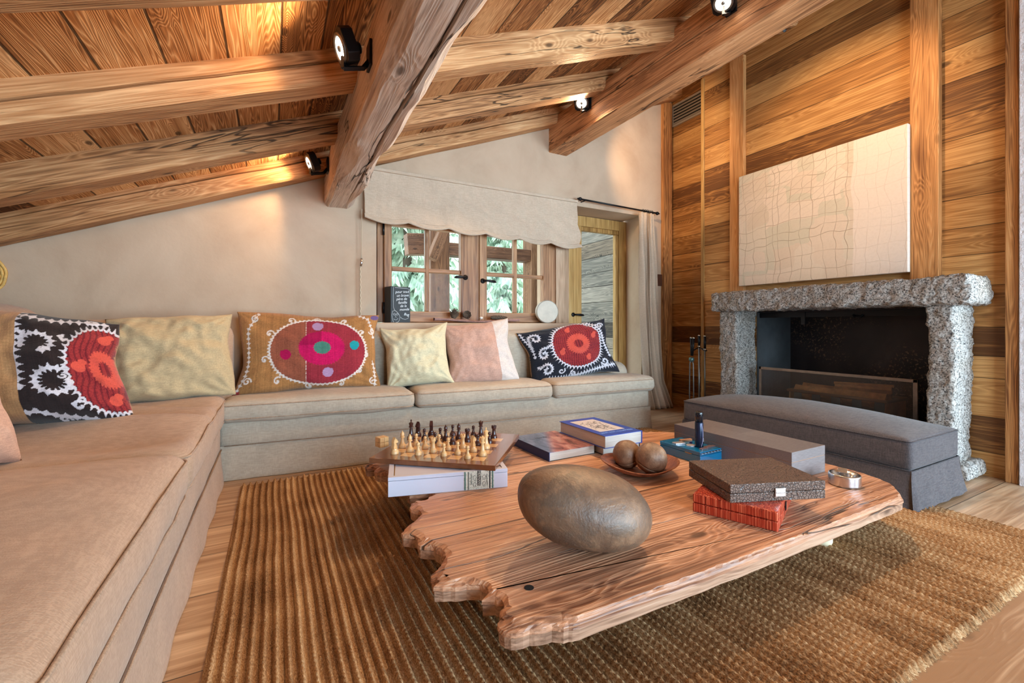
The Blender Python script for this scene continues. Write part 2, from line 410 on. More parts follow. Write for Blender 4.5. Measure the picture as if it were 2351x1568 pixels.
# window in its recess
e=empty('window_1',(1.57,3.70,.93)); struct(e)
XL,XR=.735-1.57,2.425-1.57
f=MB(); Ht=.86
f.box(XL,XL+.05,-.03,.05,0,Ht).box(XR-.03,XR+.02,-.03,.05,0,Ht)
f.build('window_frame',M_wframe,e,False,.004)
f=MB(); f.box(XL+.05,XR-.03,-.03,.05,Ht-.05,Ht).box(XL+.05,XR-.03,-.03,.05,-.03,.0); f.build('window_frame',M_wframeh,e,False,.004)
MB().box(XR+.02,2.6-1.57,-.045,.07,-.07,1.16).build('window_post',wood('pale post','z','x',(srgb(140,108,80),srgb(190,158,130),srgb(214,188,162)),ring=3,tone=.1,bstr=.2,ringk=.15),e,False,.004)
def sash(x0,x1,p0,p1,name):
    s=MB(); t=.5
    s.box(x0,p0,-.05,.015,.0,Ht-.05).box(p1,x1,-.05,.015,.0,Ht-.05)
    o=s.build('sash',M_wframe,e,False,.006)
    h=MB(); h.box(p0,p1,-.045,.012,.0,.09).box(p0,p1,-.045,.012,.785,Ht-.05); h.build('sash_rail',M_wframeh,o,False,.005)
    pm=(p0+p1)/2
    MB().box(pm-.017,pm+.017,-.036,.01,.09,.785).build('glazing_bar',M_wframe,o,False,.007)
    MB().box(p0,p1,-.034,.008,.42,.456).build('glazing_bar',M_wframeh,o,False,.007)
    MB().box(p0-.01,p1+.01,-.012,-.006,.08,.80).build('window_pane',M_glass,o)
    return o
s1=sash(.785-1.57,1.618-1.57,.848-1.57,1.447-1.57,'l')
s2=sash(1.624-1.57,2.39-1.57,1.698-1.57,2.297-1.57,'r')
def lever(parent,x,y,z,dx):
    g=MB(); M=Matrix.Translation((x,y,z))@Matrix.Rotation(R(90),4,'X')
    g.lathe([(.001,.001),(.022,.001),(.023,.006),(.019,.012),(.001,.013)],20,cap=False).xf(M)
    k=len(g.v)
    g.tube([(x,y-.01,z),(x,y-.035,z),(x+dx*.02,y-.045,z),(x+dx*.06,y-.046,z-.002),(x+dx*.10,y-.042,z-.006),(x+dx*.118,y-.04,z-.01)],[.008,.008,.009,.013,.012,.004],12)
    return g.build('handle',M_black,parent,True)
lever(s1,1.487-1.57,-.05,.395,-1); lever(s2,1.654-1.57,-.05,.372,1)
for zz in (.07,.70):
    MB().tube([(XL+.045,-.055,zz),(XL+.045,-.055,zz+.09)],.008,8).build('hinge',M_black,e,True)
# plaster ledge below the window
mb=MB(); mb.box(.69,2.60,3.50,3.66,.80,.925); struct(mb.build('trim_7',M_plaster,None,False,.012,3))

# garden door in its deep reveal
e=empty('door_1',(3.10,3.95,0)); struct(e)
f=MB(); f.box(-.5,-.33,-.03,.05,.0,2.095).box(.385,.495,-.03,.05,.0,2.095); f.build('door_frame',M_dframe,e,False,.004)
f=MB(); f.box(-.33,.385,-.03,.05,1.985,2.095); f.build('door_frame',M_dframe,e,False,.004)
lf=MB(); lf.box(-.33,-.155,-.045,.03,.02,1.985); lf.build('door_leaf_stile',M_dframe,e,False,.006)
lf=MB(); lf.box(.34,.385,-.02,.03,.02,1.94); lf.build('door_leaf_stile',M_dframe,e,False,.012)
lf=MB(); lf.box(-.155,.385,-.02,.03,1.94,1.985).box(-.155,.34,-.02,.03,.02,.16); lf.build('door_leaf_rail',M_dframe,e,False,.005)
MB().box(-.16,.345,.0,.008,.15,1.95).build('door_pane',M_glass,e)
lever(e,-.27,-.045,1.02,1)
# ------------------------------------------------------------------ upholstery
M_linen=fabric('daylit linen',srgb(186,171,153),srgb(173,158,140),380)  # the corner sofa's linen, with cool daylight greyed into its colour
M_linen2=fabric('tan linen',srgb(184,155,131),srgb(168,139,116),380)
M_pipe=fabric('linen piping',srgb(180,152,128),srgb(150,124,102),380)
M_ottof=fabric('charcoal flannel',srgb(94,87,88),srgb(76,70,72),420,mott=.06)
def puffmesh(sx,sy,sz,r,n=(24,16,6),crown=0.,fn=None,wr=0.,seed=0.):
    """a stuffed box: rounded edges, crowned top, soft wrinkles"""
    h=Vector((sx/2,sy/2,sz/2)); bm=bmesh.new()
    def P(p):
        q=Vector([max(-(h[i]-r),min(h[i]-r,p[i])) for i in range(3)]); d=p-q
        return q+d.normalized()*r if d.length>1e-9 else p
    es=[]
    for ax in range(3):
        a,b=[i for i in range(3) if i!=ax]
        for sg in (-1,1):
            na,nb=n[a],n[b]; vs=[]
            for i in range(na+1):
                for j in range(nb+1):
                    p=Vector((0,0,0)); p[ax]=sg*h[ax]
                    for k,t,nn in ((a,i,na),(b,j,nb)):
                        s=2*t/nn-1; s=(s+math.sin(PI/2*s))/2
                        e=(h[k]-r)/h[k]; p[k]=h[k]*s
                    vs.append(bm.verts.new(P(p)))
            for i in range(na):
                for j in range(nb):
                    q=[vs[i*(nb+1)+j],vs[(i+1)*(nb+1)+j],vs[(i+1)*(nb+1)+j+1],vs[i*(nb+1)+j+1]]
                    bm.faces.new(q if (sg>0)==(ax!=1) else q[::-1])
    bmesh.ops.remove_doubles(bm,verts=bm.verts,dist=1e-5)
    for v in bm.verts:
        p=v.co; u,w=p.x/h.x,p.y/h.y
        if crown: 
            k=(max(0,1-u*u))**.7*(max(0,1-w*w))**.7
            p.z+=crown*k*(1 if p.z>0 else -.15)
        if wr:
            nz=Vector((p.x*3.1+seed,p.y*3.1,p.z*5+seed))
            p+=Vector((noise.noise(nz+Vector((3,0,0)))*.5,noise.noise(nz)*.5,noise.noise(nz*1.3+Vector((0,5,0)))))*wr
        p.z+=h.z
        if fn: v.co=fn(p)
    return bm
def bmobj(bm,name,mat,parent=None,loc=(0,0,0),rot=(0,0,0)):
    bmesh.ops.recalc_face_normals(bm,faces=bm.faces)
    me=bpy.data.meshes.new(name); bm.to_mesh(me); bm.free(); me.materials.append(mat)
    me.polygons.foreach_set('use_smooth',[True]*len(me.polygons))
    o=bpy.data.objects.new(name,me); COL.objects.link(o); o.location=loc; o.rotation_euler=rot
    if parent is not None: o.parent=parent
    return o
def piping(sx,sy,z,r,rad,name,mat,parent,fn=None,seg=40,inset=0.):
    """piping cord round the edge of a cushion"""
    pts=[]; hx,hy=sx/2-inset,sy/2-inset; rr=max(r,.01)
    def side(a,b,n):
        for i in range(n): pts.append(a+(b-a)*i/n)
    cs=[Vector((hx-rr,hy-rr,0)),Vector((-hx+rr,hy-rr,0)),Vector((-hx+rr,-hy+rr,0)),Vector((hx-rr,-hy+rr,0))]
    for k,c in enumerate(cs):
        for i in range(7):
            a=PI/2*k+PI/2*i/6; pts.append(c+Vector((math.cos(a)*rr,math.sin(a)*rr,z)))
        a=PI/2*(k+1); e=c+Vector((math.cos(a)*rr,math.sin(a)*rr,z)); c2=cs[(k+1)%4]; s2=c2+Vector((math.cos(a)*rr,math.sin(a)*rr,z))
        for i in range(1,seg//4): pts.append(e+(s2-e)*i/(seg//4))
    pts.append(pts[0])
    if fn: pts=[fn(Vector(p)) for p in pts]
    return MB().tube(pts,rad,6,False).build(name,mat,parent,True)
def seatcushion(parent,cx,cy,z,sx,sy,sz,crown,seed,n=(30,18,6),wr=.008,fn=None,r=.05):
    def f(p):
        q=fn(p) if fn else p
        return q
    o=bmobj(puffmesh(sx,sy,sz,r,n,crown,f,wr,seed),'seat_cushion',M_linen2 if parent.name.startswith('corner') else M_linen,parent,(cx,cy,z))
    for zz in (sz-.022,.026):
        piping(sx,sy,zz,.05,.0042,'piping',M_pipe,o,f,inset=.006)
    return o

# long sofa under the window
S=empty('sofa',(-.252,3.053,0),R(-3.6),'long linen sofa under the window with three loose seat cushions','sofa')
LS=3.167
mb=MB()
def skirt(u,v):
    y=.02-.02*(1-v)-.004*math.sin(u*70)*(1-v); return (LS*u,y,.003+.197*v)
mb.grid(lambda u,v:(lambda p:(p[0]-.03*(1-u),p[1],p[2]))(skirt(u,v)),80,8); 
mb.grid(lambda u,v:(LS+.025*(1-v)-.02,.02-.02*(1-v)+.58*u,.003+.197*v),20,8)
mb.grid(lambda u,v:(-.0+.0*u,.02-.02*(1-v)+.58*u,.003+.197*v),20,8)
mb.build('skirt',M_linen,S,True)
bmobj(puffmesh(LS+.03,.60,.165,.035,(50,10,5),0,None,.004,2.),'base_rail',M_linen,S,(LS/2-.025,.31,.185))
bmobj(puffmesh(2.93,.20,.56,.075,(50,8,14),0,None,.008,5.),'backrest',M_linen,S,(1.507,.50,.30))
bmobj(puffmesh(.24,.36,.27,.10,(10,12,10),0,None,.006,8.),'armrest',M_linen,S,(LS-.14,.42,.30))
MB().tube([(0,.013,.200),(LS*.5,.013,.200),(LS-.005,.013,.200)],.003,6).build('piping',M_pipe,S,True)
for k,(a,b) in enumerate(((-.03,1.10),(1.105,2.17),(2.175,3.187))):
    seatcushion(S,(a+b)/2,.19,.335,b-a,.46,.125,.022,3.1*k+1,wr=.010)

# corner seat along the left, running towards the camera
Cn=empty('corner_sofa',(0,0,0),0,'deep tan linen corner sofa along the left wall, running to the picture edge','sofa')
FX=-.25
mb=MB()
mb.grid(lambda u,v:(FX-.018*v+.004*math.sin(u*60)*(1-v),-.5+3.54*u,.003+.19*v),110,8)
mb.build('skirt',M_linen2,Cn,True)
bmobj(puffmesh(1.2,3.55,.155,.03,(10,50,5),0,None,.004,12.),'base_rail',M_linen2,Cn,(FX-.615,1.265,.18))
MB().tube([(FX-.012,-.5,.192),(FX-.012,1.3,.192),(FX-.012,3.03,.192)],.003,6).build('piping',M_pipe,Cn,True)
def backfn(p): return Vector((p.x,p.y,p.z*(1+.085*max(0,(-p.x-.1))/.7)))
bmobj(puffmesh(1.27,.28,.63,.11,(24,10,14),0,backfn,.006,20.),'backrest',M_linen2,Cn,(-.86,3.36,.305))
bmobj(puffmesh(.44,3.72,.70,.14,(12,40,14),0,None,.006,23.),'backrest',M_linen2,Cn,(-1.22,1.34,.305))
def foldA(p): # creased corner cushion
    q=p.copy(); 
    if p.z>.1:
        k=max(0,1-(p.x/.42)**2)*max(0,1-(p.y/.75)**2)
        d=(p.y*.9+p.x*.25); q.z-=.065*k*math.exp(-((d+.30)/.15)**2); q.z-=.05*k*math.exp(-((d-.14)/.06)**2); q.z+=.025*k*math.exp(-((d+.0)/.07)**2); q.z-=.035*k*math.exp(-((d-.42)/.05)**2)
    return q
seatcushion(Cn,-.615,2.50,.325,.74,1.36,.155,.02,31,(20,40,6),.014,foldA,.05)
def foldB(p):
    q=p.copy()
    if p.z>.1: q.z+=.006*noise.noise((p.x*5,p.y*4,2))
    q.x+=.008*noise.noise((0,p.y*5,p.z*6))
    return q
seatcushion(Cn,-.615,1.255,.325,.745,1.10,.16,.055,41,(24,34,6),.011,foldB,.06)
seatcushion(Cn,-.615,.11,.325,.745,1.14,.165,.03,51,(20,30,6),.009,None,.05)

# ------------------------------------------------------------------ scatter cushions
def grids(nu,nv,asp):
    U,V=np.meshgrid(np.linspace(-1,1,nu),np.linspace(-1,1,nv),indexing='ij')
    return U,V,U*asp,V
def pdist(X,Y,pts):
    """distance to a polyline and the length along it"""
    best=np.full(X.shape,9.); arc=np.zeros(X.shape); s=0
    for (ax,ay),(bx,by) in zip(pts[:-1],pts[1:]):
        dx,dy=bx-ax,by-ay; L2=dx*dx+dy*dy+1e-12; t=np.clip(((X-ax)*dx+(Y-ay)*dy)/L2,0,1)
        d=np.hypot(X-ax-t*dx,Y-ay-t*dy); m=d<best; best=np.where(m,d,best); arc=np.where(m,s+t*math.sqrt(L2),arc); s+=math.sqrt(L2)
    return best,arc
def curl(cx,cy,r,a0,turn=1.25,sgn=1,tail=None,n=34,shr=.78):
    pts=[(cx+r*(1-shr*(i/n)**.8)*math.cos(R(a0)+sgn*turn*2*PI*i/n),cy+r*(1-shr*(i/n)**.8)*math.sin(R(a0)+sgn*turn*2*PI*i/n)) for i in range(n+1)]
    return (tail or [])+pts
def thorny(X,Y,pts,w,th=0.,freq=14.):
    d,a=pdist(X,Y,pts); f=np.abs(((a*freq)%1)-.5)*2
    return (d<w)|((d<w+th*np.maximum(0,1-f)**2.2)&(th>0))
def shade(arr,mask,c): arr[mask]=c
def fibre(U,V,k,rs):
    g=rs.rand(U.shape[0],1)*.5+rs.rand(*U.shape)*.5
    return (1-k/2+k*g)[...,None]
def suzani_dark(nu,nv,asp,cx,cy,rx,ry,curls,strip=None,seed=1,teeth=44,ground=srgb(38,32,36),spin=0.):
    U,V,X,Y=grids(nu,nv,asp); rs=np.random.RandomState(seed)
    A=np.empty(U.shape+(3,)); A[:]=ground
    A*=fibre(U,V,.5,rs)
    white=srgb(216,212,220); red=np.array(srgb(150,48,50)); dred=np.array(srgb(112,32,40)); coral=srgb(208,84,70)
    m=np.zeros(U.shape,bool)
    for c in curls: m|=thorny(X,Y,*c)
    th=np.arctan2((Y-cy)/ry,(X-cx)/rx); rho=np.hypot((X-cx)/rx,(Y-cy)/ry)
    saw=np.abs(((th/(2*PI)*teeth)%1)-.5)*2
    m|=(rho>.97)&(rho<1.03+.15*saw**2.5)
    A[m]=white
    A[m]*=(.9+.1*rs.rand(m.sum()))[:,None]
    inn=rho<(.93+.09*saw)
    stripes=(np.sin((X-cx+.02*np.sin(Y*9))*95)>.55)|(rs.rand(*U.shape)<.08)
    A[inn]=np.where(stripes[inn][:,None],dred,red)*(.85+.3*rs.rand(inn.sum()))[:,None]
    rc=np.hypot((X-cx)/rx,(Y-cy)/ry); saw2=np.abs(((th/(2*PI)*30)%1)-.5)*2
    c2=rc<(.40+.07*saw2); A[c2]=np.array(coral)*(.88+.2*rs.rand(c2.sum()))[:,None]
    saw3=np.abs(((th/(2*PI)*16)%1)-.5)*2
    c3=rc<(.15+.05*saw3); st=(np.sin((X-cx)*70)>0)
    A[c3]=np.where(st[c3][:,None],dred,red)
    for a in (90,0,180,270):
        px,py=cx+.72*rx*math.cos(R(a+spin)),cy+.72*ry*math.sin(R(a+spin))
        b=np.hypot((X-px)*1.1,(Y-py)*.9)<.085; b|=np.hypot(X-px-.05,Y-py-.09)<.05
        A[b]=coral
    if strip:
        t=U<strip; A[t]=np.array(srgb(176,134,92))*fibre(U,V,.35,rs)[t]
    return A
def suzani_tan(nu,nv,asp):
    U,V,X,Y=grids(nu,nv,asp); rs=np.random.RandomState(5)
    A=np.empty(U.shape+(3,)); A[:]=srgb(176,124,74); A*=fibre(U,V,.5,rs)
    A*=(.86+.2*np.sin(U*7+V*2))[...,None]*.5+.5
    white=srgb(226,214,206); mag=np.array(srgb(196,18,88)); lil=srgb(176,140,176); teal=srgb(30,152,160); grn=np.array(srgb(74,128,112))
    cx,cy,rx,ry=.117*asp,-.04,.69*asp,.84
    th=np.arctan2((Y-cy)/ry,(X-cx)/rx); rho=np.hypot((X-cx)/rx,(Y-cy)/ry)
    m=np.zeros(U.shape,bool)
    for u,v in ((-.28,.74),(.07,.82),(.46,.77),(.74,.44),(.81,-.15),(.68,-.56),(.40,-.89),(-.03,-.92),(-.45,-.74),(-.64,-.23),(-.56,.39)):
        a=math.degrees(math.atan2(v-cy,u*asp-cx)); m|=thorny(X,Y,curl(u*asp,v,.105,a+200,.85,1 if u<.1 else -1),.016)
        m|=np.hypot(X-u*asp,Y-v)<.028
    for pts in ([(-.98*asp,-.95),(-.90*asp,-.6),(-.88*asp,0),(-.86*asp,.5),(-.72*asp,.9)],[(.66*asp,.97),(.82*asp,.84),(.92*asp,.55),(.95*asp,.35)],[(.9*asp,-.98),(.95*asp,-.5),(.93*asp,-.3)]):
        m|=thorny(X,Y,pts,.008,.05,9)
    for u,v,a in ((-.76,.78,90),(.92,.5,200),(-.86,-.72,0),(.88,-.85,100)): m|=thorny(X,Y,curl(u*asp,v,.10,a,1.2),.016)
    n=70; saw=np.abs(((th/(2*PI)*n)%1)-.5)*2
    m|=(rho>.95)&(rho<1.0+.05*saw)
    A[m]=white
    inn=rho<.965+.02*saw
    base=np.where((U<-.072)[...,None],np.array(srgb(150,84,62)),np.array(srgb(150,46,58)))*fibre(U,V,.5,rs)
    A[inn]=base[inn]
    A[inn&(np.abs(U+.072)<.004)&(rs.rand(*U.shape)<.6)]=white
    mx,my=.145*asp,.03; r2=np.hypot((X-mx)/(.325*asp),(Y-my)/.43); t2=np.arctan2((Y-my)/.43,(X-mx)/(.325*asp)); s2=np.abs(((t2/(2*PI)*48)%1)-.5)*2
    k=r2<.94+.08*s2; A[k]=(mag*fibre(U,V,.35,rs))[k]; k&=(U<.13)&(V>.1); A[k]*=.7
    s3=np.abs(((t2/(2*PI)*20)%1)-.5)*2; k=r2<.33+.06*s3; A[k]=(grn*fibre(U,V,.4,rs))[k]
    for u,v,c,sg in ((-.345,-.12,mag*.8,-1),(.08,.6,np.array(lil),1),(.61,.09,np.array(teal),1),(.215,-.57,np.array(lil),1)):
        k=np.hypot((X-u*asp),(Y-v)*.95)<.115; k|=thorny(X,Y,curl(u*asp+.02*sg,v-.03,.135,60 if sg>0 else 120,.35,-sg),.02)
        A[k]=c
    k=(U>.86)&(V>.82); k&=(np.hypot(U-.93,(V-.9))<.07); A[k]=srgb(112,92,140)
    k=(U<-.93)&(V<-.93); A[k]=srgb(150,50,50)
    return A
M_patt=fabric('embroidered cloth',(1,1,1),None,520,True,.9,.05,9.,.03)
def pillow(label,w,h,t,loc,rz,tilt,front,back,roll=0.,seed=0,nu=60,nv=44,wr=.012,ear=.11,sag=.04,group='loose cushions on the sofas',flop=0.,droop=0.,lean=0.):
    """a stuffed cushion standing on its lower edge; front/back are cloth colours or an array of embroidery"""
    arr=isinstance(front,np.ndarray)
    if arr: nu,nv=front.shape[:2]
    vs=[];cols=[];fs=[]; t*=1.3
    for side in (0,1):
        k=len(vs)
        for i in range(nu):
            u=2*i/(nu-1)-1
            for j in range(nv):
                v=2*j/(nv-1)-1
                e=max(0.,(1-u*u)*(1-v*v)); 
                th=t/2*e**.5
                x=w/2*u*(1-ear*(1-v*v)*abs(u)**2); z=h/2*v*(1-ear*(1-u*u)*abs(v)**2)
                x+=.012*noise.noise((v*1.8,seed,u*.5))*abs(u)*2; z+=.012*noise.noise((u*1.8,seed+4,v*.5))*abs(v)*2
                q=(u*2.2+seed,v*2.2,side*3.+seed)
                rr=noise.noise(q)*wr*2+noise.noise((u*6+seed,v*5,side))*wr*.8
                # pulls running out of the corners
                cdist=min(math.hypot(u-a,v-b) for a in(-1,1) for b in (-1,1))
                ang=math.atan2(abs(v)-1,abs(u)-1); rr+=wr*.9*math.sin(ang*13+seed)*math.exp(-cdist*2.2)
                th=th+rr*min(1,e*4)
                zz=z; low=max(0,-v)
                th*=1+sag*3*low
                y=-th if side==0 else th
                y+=flop*(max(0,v)**2)*h*.5
                q_=(zz+h/2)/h; zz=(zz+h/2)*(1-droop*max(0,u+.5)/1.5)-h/2; x-=lean*q_
                vs.append((x,y,zz+h/2)); 
                if side==0: cols.append(tuple(front[i,j]) if arr else front)
                else: cols.append(back)
        for i in range(nu-1):
            for j in range(nv-1):
                f=(k+i*nv+j,k+(i+1)*nv+j,k+(i+1)*nv+j+1,k+i*nv+j+1)
                fs.append(f if side==0 else f[::-1])
    me=bpy.data.meshes.new('throw_cushion'); me.from_pydata(vs,[],fs)
    at=me.color_attributes.new('Col','FLOAT_COLOR','POINT')
    at.data.foreach_set('color',np.array([(*c,1.) for c in cols],dtype=np.float32).ravel())
    bm=bmesh.new(); bm.from_mesh(me); bmesh.ops.remove_doubles(bm,verts=bm.verts,dist=2e-5); bm.to_mesh(me); bm.free()
    me.polygons.foreach_set('use_smooth',[True]*len(me.polygons)); me.materials.append(M_patt)
    o=bpy.data.objects.new('throw_cushion',me); COL.objects.link(o)
    o.matrix_world=Matrix.Translation(loc)@Matrix.Rotation(rz,4,'Z')@Matrix.Rotation(-tilt,4,'X')@Matrix.Rotation(roll,4,'Y')
    return tag(o,label,'cushion',group)
cR=[(curl(-1.02,.62,.22,-160,1.2,-1,[(-1.28,.2),(-1.26,.45)]),.022,.05,16),(curl(-.92,.02,.21,60,1.15,1,[(-.62,.28)]),.022,.05,16),(curl(-.92,-.52,.22,150,1.2,-1,[(-1.2,-.35)]),.022,.05,16),
    ([(-1.3,-.9),(-.9,-.86),(-.4,-.94),(.1,-.92),(.6,-.86),(1.3,-.72)],.022,.10,11),([(.62,.98),(.95,.75),(1.12,.4),(1.22,-.1),(1.3,-.4)],.02,.09,11),
    (curl(1.13,.72,.13,0,1.1,1),.02,.03,16),(curl(.95,-.6,.16,200,1.1,1),.022,.03,16),(curl(-.15,-.82,.10,100,1.1,1),.02),([(-1.36,.95),(-1.3,.5),(-1.25,0)],.01,.06,10),(curl(-.5,-.66,.12,30,1.,-1),.02)]
pillow('black embroidered cushion with crimson medallion at the right end of the long sofa',.83,.50,.19,(2.27,3.09,.435),R(-14),R(16),suzani_dark(220,150,1.42,.20,.16,.80,.80,cR,None,3,52,srgb(32,34,44),20),srgb(186,146,110),R(-9),3.3)
cL=[(curl(.06,.30,.19,200,.78,-1,[(-.2,.52),(-.1,.46)],shr=.25),.020,.05,14),(curl(.13,.20,.05,-60,.8,-1),.014),(curl(.20,-.32,.22,70,.80,1,[(.44,-.06),(.36,-.10)],shr=.25),.022,.055,13),(curl(.30,-.22,.05,200,.8,1),.014),(curl(.42,-.72,.09,60,.8,1),.018,.02,12),(curl(.36,.44,.08,120,.5,1),.018,.03,12),
    ([(-.16,.84),(.1,.78),(.35,.82),(.8,.90)],.012,.08,10),([(-.2,-.84),(-.05,-.80),(.15,-.88),(.55,-.95)],.020,.04,10),([(-.185,1),(-.18,.3),(-.17,-.4)],.004,.08,9),(curl(.62,.86,.09,20,.8,1),.018,.02,9),(curl(.2,-.95,.07,0,.9,1),.018)]
pillow('black embroidered cushion with tan side band and orange medallion, in the left corner',.52,.53,.25,(-.80,2.50,.475),R(2),R(17),suzani_dark(210,200,.94,.80,-.05,.44,.80,cL,-.19,8,46,srgb(44,34,34),90),srgb(176,134,92),R(0),6.1,droop=.13,lean=.07)
pillow('tan embroidered cushion with red oval and magenta centre on the long sofa',.90,.545,.20,(.225,3.26,.455),R(-4),R(13),suzani_tan(230,150,1.62),srgb(170,120,74),R(0),2.2,wr=.008,ear=.08)
pillow('plain crumpled olive cushion in the sofa corner beside the black one',.60,.50,.17,(-.49,3.10,.475),R(3),R(14),srgb(194,172,134),srgb(178,158,120),R(-3),9.4,90,70,.016,.06)
pillow('plain cream cushion with ruffled edge between the tan and the mauve cushions',.50,.48,.20,(.95,3.20,.440),R(-13),R(14),srgb(218,208,174),srgb(196,180,150),R(-5),4.7,90,70,.012)
fr=np.empty((90,70,3)); fr[:]=srgb(206,164,146); fr[:]*=(.92+.12*np.random.RandomState(2).rand(90,70))[...,None]; fr[66:]=srgb(222,208,200)
pillow('mauve linen cushion with a pale end panel, second from the right on the long sofa',.56,.52,.17,(1.44,3.14,.435),R(-14),R(13),fr,srgb(206,180,164),R(-7),5.9,wr=.008)
pillow('pinkish tan linen cushion cut off by the left picture edge',.50,.50,.20,(-.80,1.70,.485),R(62),R(22),srgb(206,164,142),srgb(196,156,134),R(0),12.5,60,50,.008)
# ------------------------------------------------------------------ rug
def rug_mat():
    m,nt,b=newmat('braided jute'); o=sep(nt,objco(nt))
    row=MA(nt,'FLOOR',MA(nt,'MULTIPLY',o[0],1/.03))
    rn=N(nt,'TexWhiteNoise',{'W':row},noise_dimensions='1D').outputs['Value']
    f=NOI(nt,CX(nt,MA(nt,'MULTIPLY',o[0],420.),MA(nt,'MULTIPLY',MA(nt,'ADD',o[1],MA(nt,'MULTIPLY',o[0],.6)),150.),MA(nt,'MULTIPLY',o[2],200.)),1,3,.65)
    pt=NOI(nt,CX(nt,MA(nt,'MULTIPLY',o[0],6.),MA(nt,'MULTIPLY',o[1],5.),0.),1,3)
    v=MA(nt,'ADD',MA(nt,'ADD',MA(nt,'MULTIPLY',f,.9),MA(nt,'MULTIPLY',rn,.15)),MA(nt,'MULTIPLY',MA(nt,'SUBTRACT',pt,.5),.4))
    c=RAMP(nt,v,[(.25,srgb(82,54,32)),(.5,srgb(164,122,82)),(.8,srgb(224,190,146))])
    nt.links.new(c,b.inputs['Base Color']); b.inputs['Roughness'].default_value=.85; b.inputs['Specular IOR Level'].default_value=.2
    bump(nt,b,f,.7,.004); return m
def rug():
    x0,x1,y0,y1=-.162,2.858,.525,2.905; nx,ny=820,400; pit=.03
    xs=np.linspace(x0,x1,nx); ys=np.linspace(y0,y1,ny); Xg,Yg=np.meshgrid(xs,ys,indexing='ij')
    rs=np.random.RandomState(4)
    wob=np.array([[noise.noise((x*1.2,y*2.1,0)) for y in ys[::8]] for x in xs[::20]])
    wob=np.kron(wob,np.ones((20,8)))[:nx,:ny]; k=np.ones(25)/25
    wob=np.apply_along_axis(lambda a:np.convolve(np.pad(a,12,'edge'),k,'valid'),0,wob); wob=np.apply_along_axis(lambda a:np.convolve(np.pad(a,12,'edge'),k,'valid'),1,wob)
    ph=(Xg-x0+.004*wob*2)/pit; row=np.floor(ph).astype(int); fr=ph-row
    rr=rs.rand(140); off=rr[np.clip(row,0,139)]
    thin_=0;prof=np.clip(np.sin(PI*fr),0,1)**.75
    thin=np.clip(np.sin(PI*np.clip((fr-.0)/.34,0,1)),0,1)*.55
    main=np.clip(np.sin(PI*np.clip((fr-.30)/.70,0,1)),0,1)**.8
    hh=np.maximum(thin*.55,main**1.25)
    tw=.5+.5*np.sin(2*PI*((Yg+ (fr-.5)*.014)/(.019)+off*7))
    Z=.003+hh*(.0180+.0058*tw)+rs.randn(nx,ny)*.0009
    Z[0]=Z[-1]=0; Z[:,0]=Z[:,-1]=.0005
    Yg=Yg.copy(); jit=rs.randn(nx)*.004; Yg[:,0]-=np.abs(jit)*1.5+.004*(np.sin(2*PI*fr[:,0])>0); Yg[:,-1]+=np.abs(jit)
    V=np.stack([Xg,Yg,np.maximum(Z,0)],-1).reshape(-1,3)
    i=np.arange(nx-1)[:,None]*ny+np.arange(ny-1)[None]
    F=np.stack([i,i+ny,i+ny+1,i+1],-1).reshape(-1,4)
    me=bpy.data.meshes.new('rug'); me.from_pydata(V.tolist(),[],F.tolist())
    me.polygons.foreach_set('use_smooth',[True]*len(me.polygons)); me.materials.append(rug_mat())
    o=bpy.data.objects.new('rug',me); COL.objects.link(o)
    tag(o,'large ribbed braided jute rug under the low table','rug')
rug()

# ------------------------------------------------------------------ low table
TZ=.22
Tb=empty('coffee_table',(1.4,1.5,0),0,'low slab coffee table of weathered planks with a ragged worn left end','table')
key=[(.40,2.31),(.395,2.25),(.44,2.235),(.428,2.15),(.475,2.12),(.455,2.03),(.47,1.93),(.50,1.90),(.49,1.80),(.56,1.775),(.575,1.73),(.475,1.72),(.462,1.66),(.485,1.60),(.40,1.52),(.378,1.487),(.42,1.43),(.398,1.375),(.445,1.345),(.455,1.27),(.392,1.20),(.378,1.142),(.43,1.115),(.468,1.10),(.50,1.06),(.466,1.03),(.52,.99),(.478,.962),(.452,.92),(.468,.888),(.549,.866),(.628,.842)]
rest=[(1.197,.832),(1.7,.830),(1.988,.831),(2.215,.832),(2.24,.848),(2.36,.925),(2.41,1.06),(2.425,1.5),(2.40,1.85),(2.30,2.01),(2.2,2.085),(2.05,2.17),(1.7,2.28),(1.2,2.31),(.7,2.33)]
pts=[]
ring=[Vector((*p,0)) for p in key+rest]
for a,b in zip(ring,ring[1:]+ring[:1]):
    n=max(1,int((b-a).length/.012)); left=(a.x<.62 and a.y<2.32)
    for i in range(n):
        p=a+(b-a)*i/n
        if left: 
            p+=Vector((noise.noise((p.y*28,p.x*10,1))*.014+noise.noise((p.y*80,3,p.x*50))*.008,noise.noise((p.x*40,p.y*50,5))*.006,0))
        else: p+=Vector((noise.noise((p.x*9,p.y*9,2))*.003,noise.noise((p.x*12,p.y*12,4))*.003,0))
        pts.append(p)
n=len(pts); nrm=[]
for i in range(n):
    t=(pts[(i+2)%n]-pts[i-2]); q=Vector((-t.y,t.x,0)).normalized(); nrm.append(q)
area=sum(pts[i].x*pts[(i+1)%n].y-pts[(i+1)%n].x*pts[i].y for i in range(n))
sg=1 if area>0 else -1     # nrm*sg points inwards
mb=MB()
lay=[(.006,TZ-.027),(-.001,TZ-.025),(0,TZ-.014),(.006,TZ-.007),(.022,TZ)]
sm_=[sum((pts[(i+j)%n] for j in range(-3,4)),Vector())/7 for i in range(n)]
